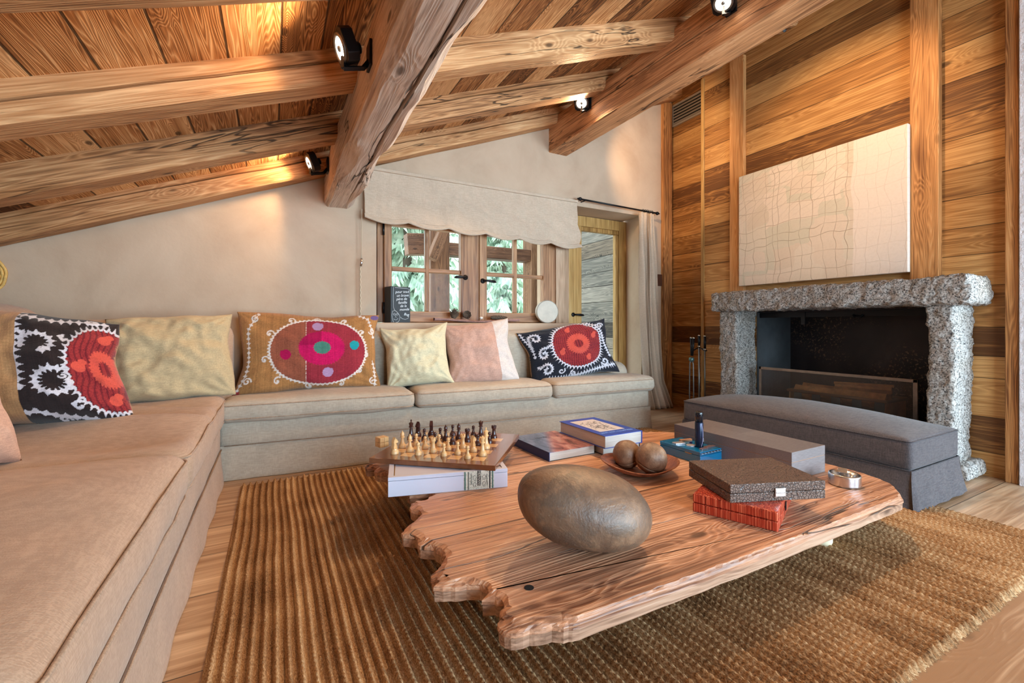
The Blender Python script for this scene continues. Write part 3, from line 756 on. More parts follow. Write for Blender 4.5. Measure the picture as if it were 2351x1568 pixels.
for k,(ins,z) in enumerate(lay):
    for i,p in enumerate(pts):
        w=1.+.9*noise.noise((p.x*30,p.y*30,k*.5)); ii=max(0,ins*(w if k>2 else 1)) if ins>0 else ins; ii*=(.35 if p.x>.62 and p.y<2. and ii>0 else 1); p=sm_[i] if k>2 else p
        q=p+nrm[i]*sg*ii; zz=z+(noise.noise((p.x*25,p.y*25,9))*.003 if k in(3,) else 0)-(.004*max(0,noise.noise((p.x*6,p.y*6,3))) if k==3 else 0)
        mb.v.append((q.x-1.4,q.y-1.5,zz))
for k in range(len(lay)-1):
    for i in range(n): mb.f.append((k*n+i,k*n+(i+1)%n,(k+1)*n+(i+1)%n,(k+1)*n+i))
mb.f.append(tuple((len(lay)-1)*n+i for i in range(n))); mb.f.append(tuple(range(n)))
mb.build('tabletop',M_table,Tb)
mb=MB()
for k,(ins,z) in enumerate(((.006,TZ-.056),(.003,TZ-.054),(.002,TZ-.0275))):
    for i,p in enumerate(pts):
        q=p+nrm[i]*sg*ins; mb.v.append((q.x-1.4,q.y-1.5,z))
for k in range(2):
    for i in range(n): mb.f.append((k*n+i,k*n+(i+1)%n,(k+1)*n+(i+1)%n,(k+1)*n+i))
mb.f.append(tuple(2*n+i for i in range(n))); mb.f.append(tuple(range(n)))
mb.build('under_board',wood('table under board','x','y',(srgb(104,72,54),srgb(176,136,110),srgb(208,176,150)),ring=3,tone=.1,bstr=.3,ringk=.2,rough=.5),Tb)
M_foot=plain('pale turned wood',srgb(216,200,168),.5)
for x,y in ((.86,1.25),(1.97,1.01),(2.2,1.95),(.65,2.15)):
    MB().lathe([(.036,.0165),(.04,.03),(.04,.10),(.036,TZ-.056)],20,(x-1.4,y-1.5,0)).build('foot',M_foot,Tb,True)
MB().lathe([(.0005,.0),(.012,.0),(.013,.0006),(.0005,.0006)],14,(.585-1.4,1.0-1.5,TZ),cap=False).build('knot_hole',plain('knot hole',(.01,.006,.004),.9),Tb)

# ------------------------------------------------------------------ things on the table
# river stone
def stone():
    m,nt,b=newmat('river stone'); o=objco(nt)
    n=NOI(nt,o,8,6,.68,.6); n2=NOI(nt,o,13,5,.65,.4); n3=NOI(nt,o,150,2)
    c=RAMP(nt,n,[(.25,srgb(62,46,38)),(.5,srgb(116,88,68)),(.75,srgb(164,128,98))])
    c=MIX(nt,MA(nt,'MULTIPLY',MR(nt,n2,.48,.62),.7),c,srgb(92,76,64))
    c=MIX(nt,MA(nt,'MULTIPLY',MR(nt,n3,.68,.74),.2),c,srgb(196,180,158))
    nt.links.new(c,b.inputs['Base Color']); b.inputs['Roughness'].default_value=.46
    bump(nt,b,MA(nt,'ADD',n2,MA(nt,'ADD',n,MA(nt,'MULTIPLY',n3,.4))),.35,.008)
    mb=MB()
    A=Vector((.212,.14,.116))
    def f(u,v):
        a=2*PI*u; e=PI*(v-.5); d=Vector((math.cos(e)*math.cos(a),math.cos(e)*math.sin(a),math.sin(e)))
        k=1+.04*noise.noise(d*1.3+Vector((3,1,0)))+.035*d.x*(-1)*.6-.02*d.z*d.x
        sx=abs(d.x)**.9*(1 if d.x>0 else -1)
        return Vector((sx*A.x,d.y*A.y,d.z*A.z))*k
    mb.grid(f,72,40,closeu=True)
    Mx=Matrix.Rotation(R(-26),4,'Z')@Matrix.Rotation(R(12),4,'Y')
    mb.xf(Mx); zmin=min(v[2] for v in mb.v); mb.v=[(x,y,z-zmin) for x,y,z in mb.v]
    o=mb.build('stone',m,None,True); o.location=(.845,1.10,TZ-.001)
    tag(o,'big smooth grey-brown river stone on the low table','stone')
stone()

# cigar box under the chessboard
M_cb=plain('white box lacquer',srgb(206,206,222),.38,0,None)
ux=Vector((.969,-.248,0)); ang=math.atan2(-.248,.969)
B=empty('cigar_box',(.40,1.79,TZ),ang,'white cigar box with printed band under the chessboard','box')
Lb,Db,Hb=.487,.46,.078
MB().box(0,Lb,0,Db,0,.062).build('body',M_cb,B,False,.002)
mb=MB(); mb.box(0,Lb,0,Db,.0635,Hb-.004); mb.box(0,Lb,0,.02,Hb-.004,Hb).box(0,Lb,Db-.02,Db,Hb-.004,Hb).box(0,.02,.02,Db-.02,Hb-.004,Hb).box(Lb-.02,Lb,.02,Db-.02,Hb-.004,Hb)
lid=mb.build('lid',M_cb,B,False,.001)
MB().box(.022,Lb-.022,.022,.026,Hb-.0045,Hb-.002).box(.022,.026,.026,Db-.022,Hb-.0045,Hb-.002).build('gilt_edge',plain('gilt',srgb(176,132,74),.35,.7),lid)
def label_mat():
    m,nt,b=newmat('banknote paper'); o=objco(nt); n=N(nt,'TexVoronoi',{'Vector':o,'Scale':190.}).outputs['Distance']
    c=RAMP(nt,n,[(.1,srgb(96,104,92)),(.35,srgb(196,194,176)),(.6,srgb(212,208,194))])
    nt.links.new(c,b.inputs['Base Color']); b.inputs['Roughness'].default_value=.6; return m
x0l,x1l=.302,.428
lb=MB().box(x0l,x1l,-.0008,.0,.002,Hb).build('band_label',label_mat(),B)
M_ink=plain('dark ink',(.015,.015,.02),.6); M_grn=plain('green print',srgb(62,104,96),.6); M_gry=plain('grey print',srgb(110,110,104),.6); M_cream=plain('cream print',srgb(214,206,188),.6)
for a,c in ((x0l+.002,M_grn),(x0l+.016,M_gry),(x1l-.020,M_ink),(x1l-.008,M_grn)):
    MB().box(a,a+.005,-.0014,-.0007,.002,Hb-.002).build('printed_line',c,lb)
MB().box(x0l+.056,x0l+.070,-.0014,-.0007,.016,Hb).build('black_panel',M_ink,lb)
def onfront(x,z,rot): return Matrix.Translation((x,-.0016,z))@Matrix.Rotation(R(90),4,'X')@Matrix.Rotation(R(rot),4,'Z')
text('lettering','HERNANS',.0135,M_cream,lb,onfront(x0l+.063,.047,-90))
text('lettering','HAND MADE',.008,M_gry,lb,onfront(x0l+.030,.046,-90))
text('lettering','TABACALERA',.0075,M_gry,lb,onfront(x1l-.030,.040,-84))
for xx,zz in ((x0l+.045,.05),(x0l+.084,.05),(x0l+.045,.022),(x0l+.084,.022)):
    mb=MB(); 
    mb.tube([(xx+.006*math.cos(t)*(1+.4*math.sin(5*t)),-.001,zz+.010*math.sin(t)) for t in [i*2*PI/30 for i in range(31)]],.0009,5,False); mb.build('scrollwork',M_gry,lb)

# chessboard and men
def board_mat():
    m,nt,b=newmat('chess squares'); o=sep(nt,objco(nt)); q=.0555
    fx=MA(nt,'FLOOR',MA(nt,'DIVIDE',o[0],q)); fy=MA(nt,'FLOOR',MA(nt,'DIVIDE',o[1],q))
    ck=MA(nt,'GREATER_THAN',MA(nt,'FRACT',MA(nt,'MULTIPLY',MA(nt,'ADD',fx,fy),.5)),.25)
    inb=MA(nt,'LESS_THAN',MA(nt,'MAXIMUM',MA(nt,'ABSOLUTE',o[0]),MA(nt,'ABSOLUTE',o[1])),4*q)
    g=NOI(nt,CX(nt,MA(nt,'MULTIPLY',o[0],8.),MA(nt,'MULTIPLY',o[1],120.),fx),1,3)
    dk=RAMP(nt,g,[(.3,srgb(92,52,32)),(.7,srgb(136,84,54))]); lt=RAMP(nt,g,[(.3,srgb(196,146,92)),(.7,srgb(222,178,122))])
    c=MIX(nt,MA(nt,'MULTIPLY',ck,inb),dk,lt); nt.links.new(c,b.inputs['Base Color'])
    b.inputs['Roughness'].default_value=.22; b.inputs['Coat Weight'].default_value=.6; b.inputs['Coat Roughness'].default_value=.06; return m
ZB=TZ+Hb
o=MB().box(-.285,.285,-.275,.275,0,.022).build('chessboard',board_mat(),None,False,.002)
o.location=(.765,2.055,ZB); o.rotation_euler=(0,0,R(-39.5)); tag(o,'polished wooden chessboard set for play, lying on the white cigar box','chessboard')
ZP=ZB+.022
M_box=plain('boxwood',srgb(222,180,126),.35,0,None,.08,60,coat=.3); M_rose=plain('dark rosewood',srgb(62,34,32),.28,0,None,.2,40,coat=.4)
def prof(kind):
    h={'pawn':.055,'rook':.064,'knight':.070,'bishop':.078,'queen':.086,'king':.094}[kind]
    r={'pawn':.0155,'rook':.0175,'knight':.018,'bishop':.018,'queen':.0195,'king':.020}[kind]
    base=[(r,0),(r,.004),(r*.97,.006),(r*1.0,.009),(r*.86,.013),(r*.74,.015)]
    if kind=='pawn': return base+[(r*.45,.022),(r*.33,.033),(r*.36,.036),(r*.62,.037),(r*.6,.039),(r*.38,.040)]+[(.0085*math.sin(a),.047-.0085*math.cos(a)) for a in [R(x) for x in (40,60,80,100,120,140,160,176)]]
    if kind=='rook': return base+[(r*.62,.020),(r*.5,.034),(r*.5,.046),(r*.68,.049),(r*.72,.052),(r*.72,.058),(r*.45,.058),(r*.42,.055),(.0005,.055)]
    if kind=='knight': return base+[(r*.72,.018),(r*.66,.022),(.0005,.022)]
    if kind=='bishop': return base+[(r*.5,.024),(r*.34,.042),(r*.36,.046),(r*.66,.048),(r*.6,.050),(r*.4,.051),(r*.48,.055),(r*.52,.060),(r*.45,.067),(r*.22,.073),(r*.12,.074),(r*.18,.076),(r*.1,.0785),(.0004,.079)]
    if kind=='queen': return base+[(r*.52,.026),(r*.34,.048),(r*.36,.053),(r*.64,.055),(r*.6,.058),(r*.42,.060),(r*.46,.066),(r*.66,.079),(r*.60,.080),(r*.45,.079),(r*.2,.083),(r*.2,.086),(.0004,.088)]
    return base+[(r*.54,.027),(r*.36,.052),(r*.38,.057),(r*.66,.059),(r*.62,.062),(r*.44,.064),(r*.48,.070),(r*.62,.080),(r*.3,.084),(.0004,.086)]
def piece_mesh(kind,mat):
    mb=MB(); p=prof(kind); mb.lathe(p,20)
    if kind=='rook':
        for k in range(6):
            a=k*PI/3; M=Matrix.Rotation(a,4,'Z'); k0=len(mb.v); mb.box(.0075,.0126,-.0032,.0032,.056,.0645); mb.xf(M,k0)
    if kind=='king':
        mb.box(-.0022,.0022,-.0018,.0018,.085,.098).box(-.0055,.0055,-.0018,.0018,.0905,.0945)
    if kind=='queen':
        for k in range(8):
            a=k*PI/4; mb.lathe([(.0005,-.002),(.0022,0),(.0005,.002)],6,(.0118*math.cos(a),.0118*math.sin(a),.0805))
    if kind=='knight':
        out=[(-.011,.021),(-.0125,.030),(-.010,.042),(-.012,.052),(-.009,.062),(-.004,.068),(-.002,.0735),(.001,.068),(.007,.063),(.0145,.054),(.0165,.049),(.014,.046),(.008,.048),(.004,.046),(.007,.038),(.0105,.030),(.010,.021)]
        n=len(out); c=Vector((sum(p[0] for p in out)/n,sum(p[1] for p in out)/n))
        for s,w in ((0,-.004),(1,-.0075),(2,.0075),(3,.004)):
            sc=.72 if s in(0,3) else 1.
            for x,z in out: mb.v.append((c.x+(x-c.x)*sc,w,c.y+(z-c.y)*sc if z>.022 else z))
        k0=len(mb.v)-4*n
        for s in range(3):
            for i in range(n): mb.f.append((k0+s*n+i,k0+s*n+(i+1)%n,k0+(s+1)*n+(i+1)%n,k0+(s+1)*n+i))
        mb.f.append(tuple(k0+i for i in range(n))[::-1]); mb.f.append(tuple(k0+3*n+i for i in range(n)))
    o=mb.build('chess_'+kind,mat,None,True); o.data.set_sharp_from_angle(angle=R(50)); return o
SYAW,CYAW=math.sin(R(YAW)),math.cos(R(YAW))
def at_z(px,py,z):
    a,b=(px-1175.5)/FPX,(748-py)/FPX; t=(z-CAMZ)/b
    return ((SYAW+CYAW*a)*t,(CYAW-SYAW*a)*t,z)
men={'pale':[('knight',505,592),('bishop',610,508),('bishop',712,560),('pawn',797,478),('pawn',822,608),('pawn',917,518),('rook',1025,570),('pawn',1105,488),('pawn',1170,623),('pawn',1228,538),('pawn',1355,598),('rook',1425,515),('knight',1565,563),('pawn',1490,655),('queen',1690,615),('king',1738,520)],
 'dark':[('king',728,392),('knight',820,352),('pawn',907,402),('knight',1000,340),('pawn',1050,455),('pawn',1120,390),('bishop',1195,415),('pawn',1290,345),('pawn',1285,465),('bishop',1370,392),('rook',1487,432),('pawn',1568,356),('queen',1668,372),('pawn',1625,485),('pawn',1785,450),('rook',1845,382)]}
ORD=['first','second','third','fourth','fifth','sixth','seventh','eighth']
for colr,lst in men.items():
    mt=M_box if colr=='pale' else M_rose; proto={}
    for kind in ('pawn','rook','knight','bishop','queen','king'):
        same=sorted([q for q in lst if q[0]==kind],key=lambda q:q[1])
        for i,(k,zx,zy) in enumerate(same):
            p=at_z(820+zx/5.8775,940+zy/5.8775,ZP)
            if kind not in proto: o=proto[kind]=piece_mesh(kind,mt)
            else: o=proto[kind].copy(); COL.objects.link(o)
            o.location=p; o.rotation_euler=(0,0,R(random.uniform(-20,20)+(50 if colr=='pale' else 230)))
            lab=('%s wooden chess %s, %s from the left of its kind'%(colr,kind,ORD[i])) if len(same)>1 else '%s wooden chess %s on the board'%(colr,kind)
            tag(o,lab,'chess piece',colr+' chess pieces')
# small block puzzle
e=empty('block_puzzle',(.478,2.272,ZB),R(20),'little pale wooden block puzzle behind the chessboard corner','puzzle')
for i in range(2):
    for j in range(2):
        for k in range(2): MB().box(-.024+i*.0245,-.0005+i*.0245,-.024+j*.0245,-.0005+j*.0245,k*.0245,k*.0245+.0235).build('block',M_box,e,False,.002)

# books
M_paper=plain('page edges',srgb(214,206,196),.8,0,None)
def pages_mat():
    m,nt,b=newmat('page block'); o=sep(nt,objco(nt))
    n=NOI(nt,CX(nt,MA(nt,'MULTIPLY',o[0],6.),MA(nt,'MULTIPLY',o[1],6.),MA(nt,'MULTIPLY',o[2],1500.)),1,2)
    nt.links.new(RAMP(nt,n,[(.3,srgb(172,160,148)),(.7,srgb(222,216,208))]),b.inputs['Base Color']); b.inputs['Roughness'].default_value=.75; return m
M_pages=pages_mat()
def book(label,loc,rz,w,d,h,cov,spine='x1',top=None,cv=.003):
    e=empty('book',loc,rz,label,'book','art books on the low table')
    x0,x1=(.004,w) if spine=='x0' else (0,w-.004)
    a,b=(0.,w-.005) if spine=='x0' else (.005,w)
    MB().box(a+.002,b-.002 if spine=='x0' else b-.004,.005,d-.005,cv,h-cv).build('pages',M_pages,e)
    c=MB(); c.box(0,w,0,d,0,cv).box(0,w,0,d,h-cv,h)
    if spine=='x0': c.box(0,.004,0,d,cv,h-cv)
    else: c.box(w-.004,w,0,d,cv,h-cv)
    c.build('cover',cov,e,False,.0012)
    return e
M_blue=plain('blue book cloth',srgb(24,66,170),.35,0,None); M_dk=plain('dark cover',srgb(52,48,46),.5)
def land_mat():
    m,nt,b=newmat('landscape jacket'); o=objco(nt); s=sep(nt,o)
    n=NOI(nt,CX(nt,MA(nt,'MULTIPLY',s[0],9.),MA(nt,'MULTIPLY',s[1],16.),0.),1,5,.6,.6)
    c1=RAMP(nt,n,[(.3,srgb(84,52,56)),(.5,srgb(168,110,104)),(.68,srgb(206,160,148))]); c2=RAMP(nt,n,[(.3,srgb(58,76,104)),(.6,srgb(120,132,164)),(.75,srgb(170,150,170))])
    c=MIX(nt,MR(nt,MA(nt,'ADD',s[1],MA(nt,'MULTIPLY',s[0],.55)),.26,.20),c1,c2); nt.links.new(c,b.inputs['Base Color']); b.inputs['Roughness'].default_value=.25; return m
e=empty('book',(1.205,2.25,TZ),R(-88.5),'low book with navy spine and reddish landscape jacket, nearest the chessboard','book','art books on the low table')
# local x runs towards the camera along the spine
MB().box(0,.37,.004,.292,.003,.043).build('pages',M_pages,e,False,.001)
MB().box(0,.372,0,.004,0,.046).build('spine',plain('navy spine',srgb(18,44,92),.4),e)
MB().box(0,.372,.004,.296,.043,.046).build('front_cover',land_mat(),e); MB().box(0,.372,.004,.296,0,.003).build('back_cover',M_dk,e)
text('lettering','marais',.03,M_ink,e,Matrix.Translation((.10,.13,.0462))@Matrix.Rotation(R(90),4,'Z'),.0002)
e=book('pale thick book lying under the blue picture book',(1.525,1.84,TZ),R(0),.262,.385,.045,M_dk)
e=book('blue book with white picture panel on top of the small book pile',(1.505,1.80,TZ+.045),R(.5),.262,.41,.066,M_blue)
pn=MB().box(.04,.212,.085,.36,.0662,.0666).build('picture_panel',plain('picture paper',srgb(206,200,202),.4),e)
mb=MB(); rs=random.Random(3)
for k in range(70):
    x,y=.07+rs.random()*.11,.13+rs.random()*.17; a=rs.random()*6
    mb.tube([(x+.02*t*math.cos(a+t),y+.028*t*math.sin(a+t*1.3),.0668) for t in (0,.3,.6,1,1.3)],.0007*rs.random()+.0004,4)
mb.build('drawing',plain('drawing ink',srgb(110,106,108),.6),pn)
text('lettering','LENT ROL ILLUSTRES',.024,plain('pale blue print',srgb(140,180,236),.5),e,Matrix.Translation((.128,.055,.0663)),.0002)

# dish with two wooden balls
def gourd():
    m,nt,b=newmat('old wooden ball'); o=objco(nt); n=NOI(nt,o,22,5,.65,.4); n2=NOI(nt,o,130,2)
    c=RAMP(nt,n,[(.3,srgb(104,72,52)),(.55,srgb(146,112,86)),(.75,srgb(178,152,128))]); nt.links.new(c,b.inputs['Base Color'])
    b.inputs['Roughness'].default_value=.5; bump(nt,b,MA(nt,'ADD',n,n2),.3,.004); return m
D=empty('dish',(1.495,1.545,TZ),0,'shallow turned wooden dish holding two balls','dish')
mb=MB(); pf=[(.002,.0),(.06,.0),(.085,.008),(.13,.026),(.168,.052),(.1705,.056),(.166,.057),(.128,.034),(.084,.016),(.06,.0095),(.002,.0085)]
def dish(u,v):
    k=v*(len(pf)-1); i=min(int(k),len(pf)-2); t=k-i; r=pf[i][0]*(1-t)+pf[i+1][0]*t; z=pf[i][1]*(1-t)+pf[i+1][1]*t
    a=2*PI*u; w=1+.05*math.cos(2*a+.6)+.015*math.sin(5*a); return (r*math.cos(a)*w,r*math.sin(a)*w,z*(1+.18*math.cos(2*a+1.)*(r>.1)))
mb.grid(dish,72,41,closeu=True); mb.build('bowl',wood('dish wood','x','y',(srgb(96,50,32),srgb(150,88,60),srgb(190,126,92)),ring=3,tone=.1,bstr=.2,rough=.4,ringk=.25),D,True)
M_ball=gourd()
def ball(loc,r,label,plane,off,hole=None):
    mb=MB(); P=Vector(plane).normalized()
    def f(u,v):
        a=2*PI*u; e=PI*(v-.5); d=Vector((math.cos(e)*math.cos(a),math.cos(e)*math.sin(a),math.sin(e)))
        k=1+.02*noise.noise(d*2+Vector((off*9,0,0)))
        g=abs(d.dot(P)-off+.02*noise.noise(d*5)); 
        if g<.04: k-=.16*(1-g/.04)**.7
        if hole:
            hd=(d-Vector(hole).normalized()).length
            if hd<.13: k-=.07*(1-hd/.13)
        return d*r*k
    mb.grid(f,140,90,closeu=True); o=mb.build('ball',M_ball,None,True); o.location=loc
    tag(o,label,'ball','wooden balls in the dish')
ball((1.475,1.605,TZ+.0095+.064),.065,'cracked brown wooden ball on the left of the dish',(.55,.25,-.62),-.12)
ball((1.515,1.490,TZ+.0095+.069),.070,'rounder greyer wooden ball with a knot, on the right of the dish',(.2,-.35,.9),-.42,(.35,-.85,.45))

# small blue tin, spray can and smoking bits
e=empty('blue_box',(1.842,1.49,TZ),R(1),'small glossy turquoise box under the spray can','box')
M_teal=plain('turquoise lacquer',srgb(10,110,160),.12,0,None,coat=.6)
MB().box(0,.176,0,.255,0,.040).build('body',M_teal,e,False,.002); MB().box(0,.176,0,.255,.0415,.060).build('lid',M_teal,e,False,.002)
mb=MB(); mb.box(.004,.172,-.0008,0,.046,.056); st=mb.build('key_strip',M_ink,e)
mb=MB()
for k in range(7):
    mb.box(.010+k*.0235,.013+k*.0235,-.0013,-.0007,.0475,.0545).box(.015+k*.0235,.026+k*.0235,-.0013,-.0007,.0485,.0505)
mb.build('key_pattern',plain('pale blue key',srgb(150,190,220),.4),st)
MB().tube([(-.0008,.05,.041),(-.0008,.09,.041)],.002,6).build('catch',plain('brass',srgb(196,150,90),.3,1.),e,True)
ZT=TZ+.060
e=empty('spray_can',(1.925,1.565,ZT),0,'slim black spray can with blue swirl standing on the turquoise box','can')
MB().lathe([(.0195,0),(.0205,.002),(.0205,.122),(.0185,.128)],28).build('can_body',plain('black blue print',srgb(30,40,62),.25,.4,None,.5,30),e,True)
MB().lathe([(.0195,.1285),(.0195,.176),(.0185,.179),(.001,.179)],28).build('cap',plain('black cap',(.008,.009,.012),.15),e,True)
sw=MB(); R0=.0209
sw.tube([(R0*math.sin(a)*1.,-R0*math.cos(a),z) for a,z in [(-.35+.9*math.sin(t*PI)*.6,.004+.118*(1-t)) for t in [i/20 for i in range(21)]]],.0013,6); sw.build('swirl',plain('lilac swirl',srgb(176,170,206),.3),e,True)
text('lettering','S',.026,plain('white print',srgb(230,230,240),.4),e,Matrix.Translation((.0125,-.0176,.036))@Matrix.Rotation(R(36),4,'Z')@Matrix.Rotation(R(90),4,'X'),.0006)
def small(name,label,cat,x,y,rz,builder,mat):
    mb=MB(); builder(mb); o=mb.build(name,mat,None,False,.0012); o.location=(x,y,ZT); o.rotation_euler=(0,0,R(rz)); tag(o,label,cat,'smoking things on the turquoise box')
M_foil=plain('engraved silver',srgb(206,200,206),.3,.7,(300,.6,.002),.3,160)
small('matchbox','flat patterned silver matchbox on the turquoise box, left end','matchbox',1.88,1.655,-15,lambda m:m.box(-.028,.028,-.018,.018,0,.007),M_foil)
small('lighter','slim tan lighter on the far edge of the turquoise box','lighter',1.955,1.675,-12,lambda m:m.box(-.036,.036,-.008,.008,0,.011),plain('tan leather',srgb(190,128,88),.5))
small('metal_disc','round engraved metal disc on the turquoise box','disc',1.905,1.60,0,lambda m:m.lathe([(.001,0),(.022,0),(.022,.004),(.018,.005),(.001,.003)],24,cap=False),M_foil)
small('cigar_cutter','long flat metal cutter along the front of the turquoise box','cutter',1.945,1.528,6,lambda m:m.box(-.062,.055,-.009,.009,0,.006).box(-.02,.03,-.011,.011,0,.009),plain('coppery metal',srgb(186,150,146),.3,.8,(200,.3)))
small('blue_cube','tiny blue cube beside the spray can','cube',1.93,1.62,20,lambda m:m.box(-.006,.006,-.006,.006,0,.012),plain('blue cube',srgb(20,50,140),.3))

# long grey box
def veneer():
    m,nt,b=newmat('grey straw veneer'); o=sep(nt,objco(nt))
    f=NOI(nt,CX(nt,MA(nt,'MULTIPLY',o[0],30.),MA(nt,'MULTIPLY',o[1],300.),MA(nt,'MULTIPLY',o[2],300.)),1,2)
    bk=N(nt,'TexWhiteNoise',{'Vector':CX(nt,MA(nt,'FLOOR',MA(nt,'MULTIPLY',o[0],7.7)),MA(nt,'FLOOR',MA(nt,'MULTIPLY',o[1],6.)),0.)},noise_dimensions='3D').outputs['Value']
    v=MA(nt,'ADD',MA(nt,'MULTIPLY',f,.6),MA(nt,'MULTIPLY',bk,.3)); nt.links.new(RAMP(nt,v,[(.2,srgb(92,84,84)),(.7,srgb(138,130,130))]),b.inputs['Base Color']); b.inputs['Roughness'].default_value=.32; return m
e=empty('storage_box',(2.003,1.145,TZ),0,'long grey veneered box with thin lid line, beside the ottoman','box'); M_ven=veneer()
MB().box(0,.265,0,.65,0,.078).build('body',M_ven,e,False,.0015); MB().box(0,.265,0,.65,.0795,.124).build('lid',M_ven,e,False,.0015)
MB().box(.002,.263,.002,.648,.077,.0805).build('lid_line',plain('tan edge',srgb(196,140,100),.4),e)

# red box with the crocodile box across it
def bamboo():
    m,nt,b=newmat('red split bamboo'); o=sep(nt,objco(nt))
    q=MA(nt,'ADD',MA(nt,'MULTIPLY',o[0],1.),MA(nt,'MULTIPLY',o[1],1.))
    f=NOI(nt,CX(nt,MA(nt,'MULTIPLY',o[0],230.),MA(nt,'MULTIPLY',o[1],230.),MA(nt,'MULTIPLY',o[2],4.)),1,2)
    nt.links.new(RAMP(nt,f,[(.3,srgb(92,22,16)),(.5,srgb(172,52,32)),(.72,srgb(222,120,84))]),b.inputs['Base Color']); b.inputs['Roughness'].default_value=.25; bump(nt,b,f,.4,.002); return m
e=empty('red_box',(1.355,1.13,TZ),R(-66.5),'red split-bamboo box under the crocodile-skin box','box'); M_bam=bamboo()
MB().box(0,.272,0,.345,0,.032).build('body',M_bam,e,False,.004,3); MB().box(0,.272,0,.345,.0335,.066).build('lid',M_bam,e,False,.006,3)
MB().box(.272,.275,.16,.18,.02,.05).build('clasp',M_black,e,False,.001)
def croc():
    m,nt,b=newmat('crocodile leather'); o=objco(nt)
    v=N(nt,'TexVoronoi',{'Vector':MIX(nt,.06,o,N(nt,'TexNoise',{'Vector':o,'Scale':9.}).outputs['Color']),'Scale':105.},feature='DISTANCE_TO_EDGE').outputs['Distance']
    hh=MR(nt,v,0,.16); c=MIX(nt,hh,srgb(62,47,42),srgb(112,88,76)); nt.links.new(c,b.inputs['Base Color']); b.inputs['Roughness'].default_value=.35; bump(nt,b,hh,.6,.004); return m
e=empty('leather_box',(1.394,1.005,TZ+.066),R(-21.5),'crocodile-patterned leather box with silver clasp, lying across the red box','box'); M_croc=croc()
MB().box(0,.362,0,.282,0,.031).build('body',M_croc,e,False,.003); MB().box(0,.362,0,.282,.0325,.064).build('lid',M_croc,e,False,.003)
cl=MB().box(.165,.205,-.006,0,.016,.046).build('clasp',plain('silver clasp',srgb(206,192,184),.3,.8),e,False,.002); MB().box(.168,.202,-.0075,-.006,.029,.0325).build('clasp_tongue',M_steel,cl,False,.0005)

# ashtray
e=empty('ashtray',(2.155,1.012,TZ),0,'round brushed steel ashtray near the right end of the table','ashtray')
pf=[(.05,0),(.056,.002)]+[(.0575+.0008*(i%2),.004+i*.0035) for i in range(12)]+[(.0565,.048),(.053,.0495),(.048,.048),(.040,.040),(.018,.012),(.001,.010)]
MB().lathe(pf,48).build('tray',M_steel,e,True)
mb=MB(); mb.box(-.001,.001,-.016,.016,-.008,.014); mb.xf(Matrix.Translation((.024,.018,.05))@Matrix.Rotation(R(35),4,'Z')@Matrix.Rotation(R(40),4,'Y')); mb.build('cigar_rest',M_steel,e,False,.0008)

# ------------------------------------------------------------------ ottoman
O=empty('ottoman',(2.985,1.665,0),0,'long charcoal upholstered ottoman with skirt before the fireplace','ottoman')
ow,ol=.56,1.36
bmobj(puffmesh(ow,ol,.15,.022,(26,50,6),.075,None,.004,77.),'cushion_top',M_ottof,O,(0,0,.195))
M_otp=fabric('charcoal piping',srgb(78,72,76),srgb(52,48,52),420)
piping(ow,ol,.337,.02,.0035,'piping',M_otp,O,None,60,.001)
piping(ow,ol,.198,.02,.003,'piping',M_otp,O,None,60,-.002)
for (dx,dy,L2,off) in ((1,0,ow,ol/2),(-1,0,ow,ol/2),(0,1,ol,ow/2),(0,-1,ol,ow/2)):
    a=Vector((dx,dy,0)); nn=Vector((a.y,-a.x,0))
    mb=MB()
    def sk(u,v):
        s=(u-.5)*(L2+.06*(1-v)*(1 if abs(dx) else .55)); out=off+.034*(1-v)**1.2+.004*math.sin(u*23+dx*2)*(1-v)
        e=abs(u-.5)*2; out-=.02*(1-v)*max(0,(e-.93)/.07)
        return a*s+nn*out+Vector((0,0,.016+.184*v))
    mb.grid(sk,60,10); mb.build('skirt',M_ottof,O,True)
mb=MB(); mb.box(-ow/2+.02,ow/2-.02,-ol/2+.02,ol/2-.02,.018,.20); mb.build('frame',M_ottof,O)
# ------------------------------------------------------------------ fireplace
def granite():
    m,nt,b=newmat('rough granite'); o=objco(nt)
    v=N(nt,'TexVoronoi',{'Vector':o,'Scale':150.}); c=N(nt,'SeparateColor',{0:v.outputs['Color']}).outputs[0]
    n=NOI(nt,o,70,3,.7); big=NOI(nt,o,4,3)
    x=MA(nt,'ADD',MA(nt,'MULTIPLY',c,.55),MA(nt,'MULTIPLY',n,.5))
    col=RAMP(nt,x,[(.22,srgb(54,52,54)),(.36,srgb(118,112,106)),(.52,srgb(160,152,144)),(.72,srgb(186,180,174))])
    col=MIX(nt,MA(nt,'MULTIPLY',MR(nt,big,.5,.72),.4),col,MIX(nt,1.,col,(.95,.78,.6),'MULTIPLY'))
    nt.links.new(col,b.inputs['Base Color']); b.inputs['Roughness'].default_value=.85
    bump(nt,b,MA(nt,'ADD',n,MA(nt,'MULTIPLY',c,.4)),.8,.006); return m
M_gran=granite()
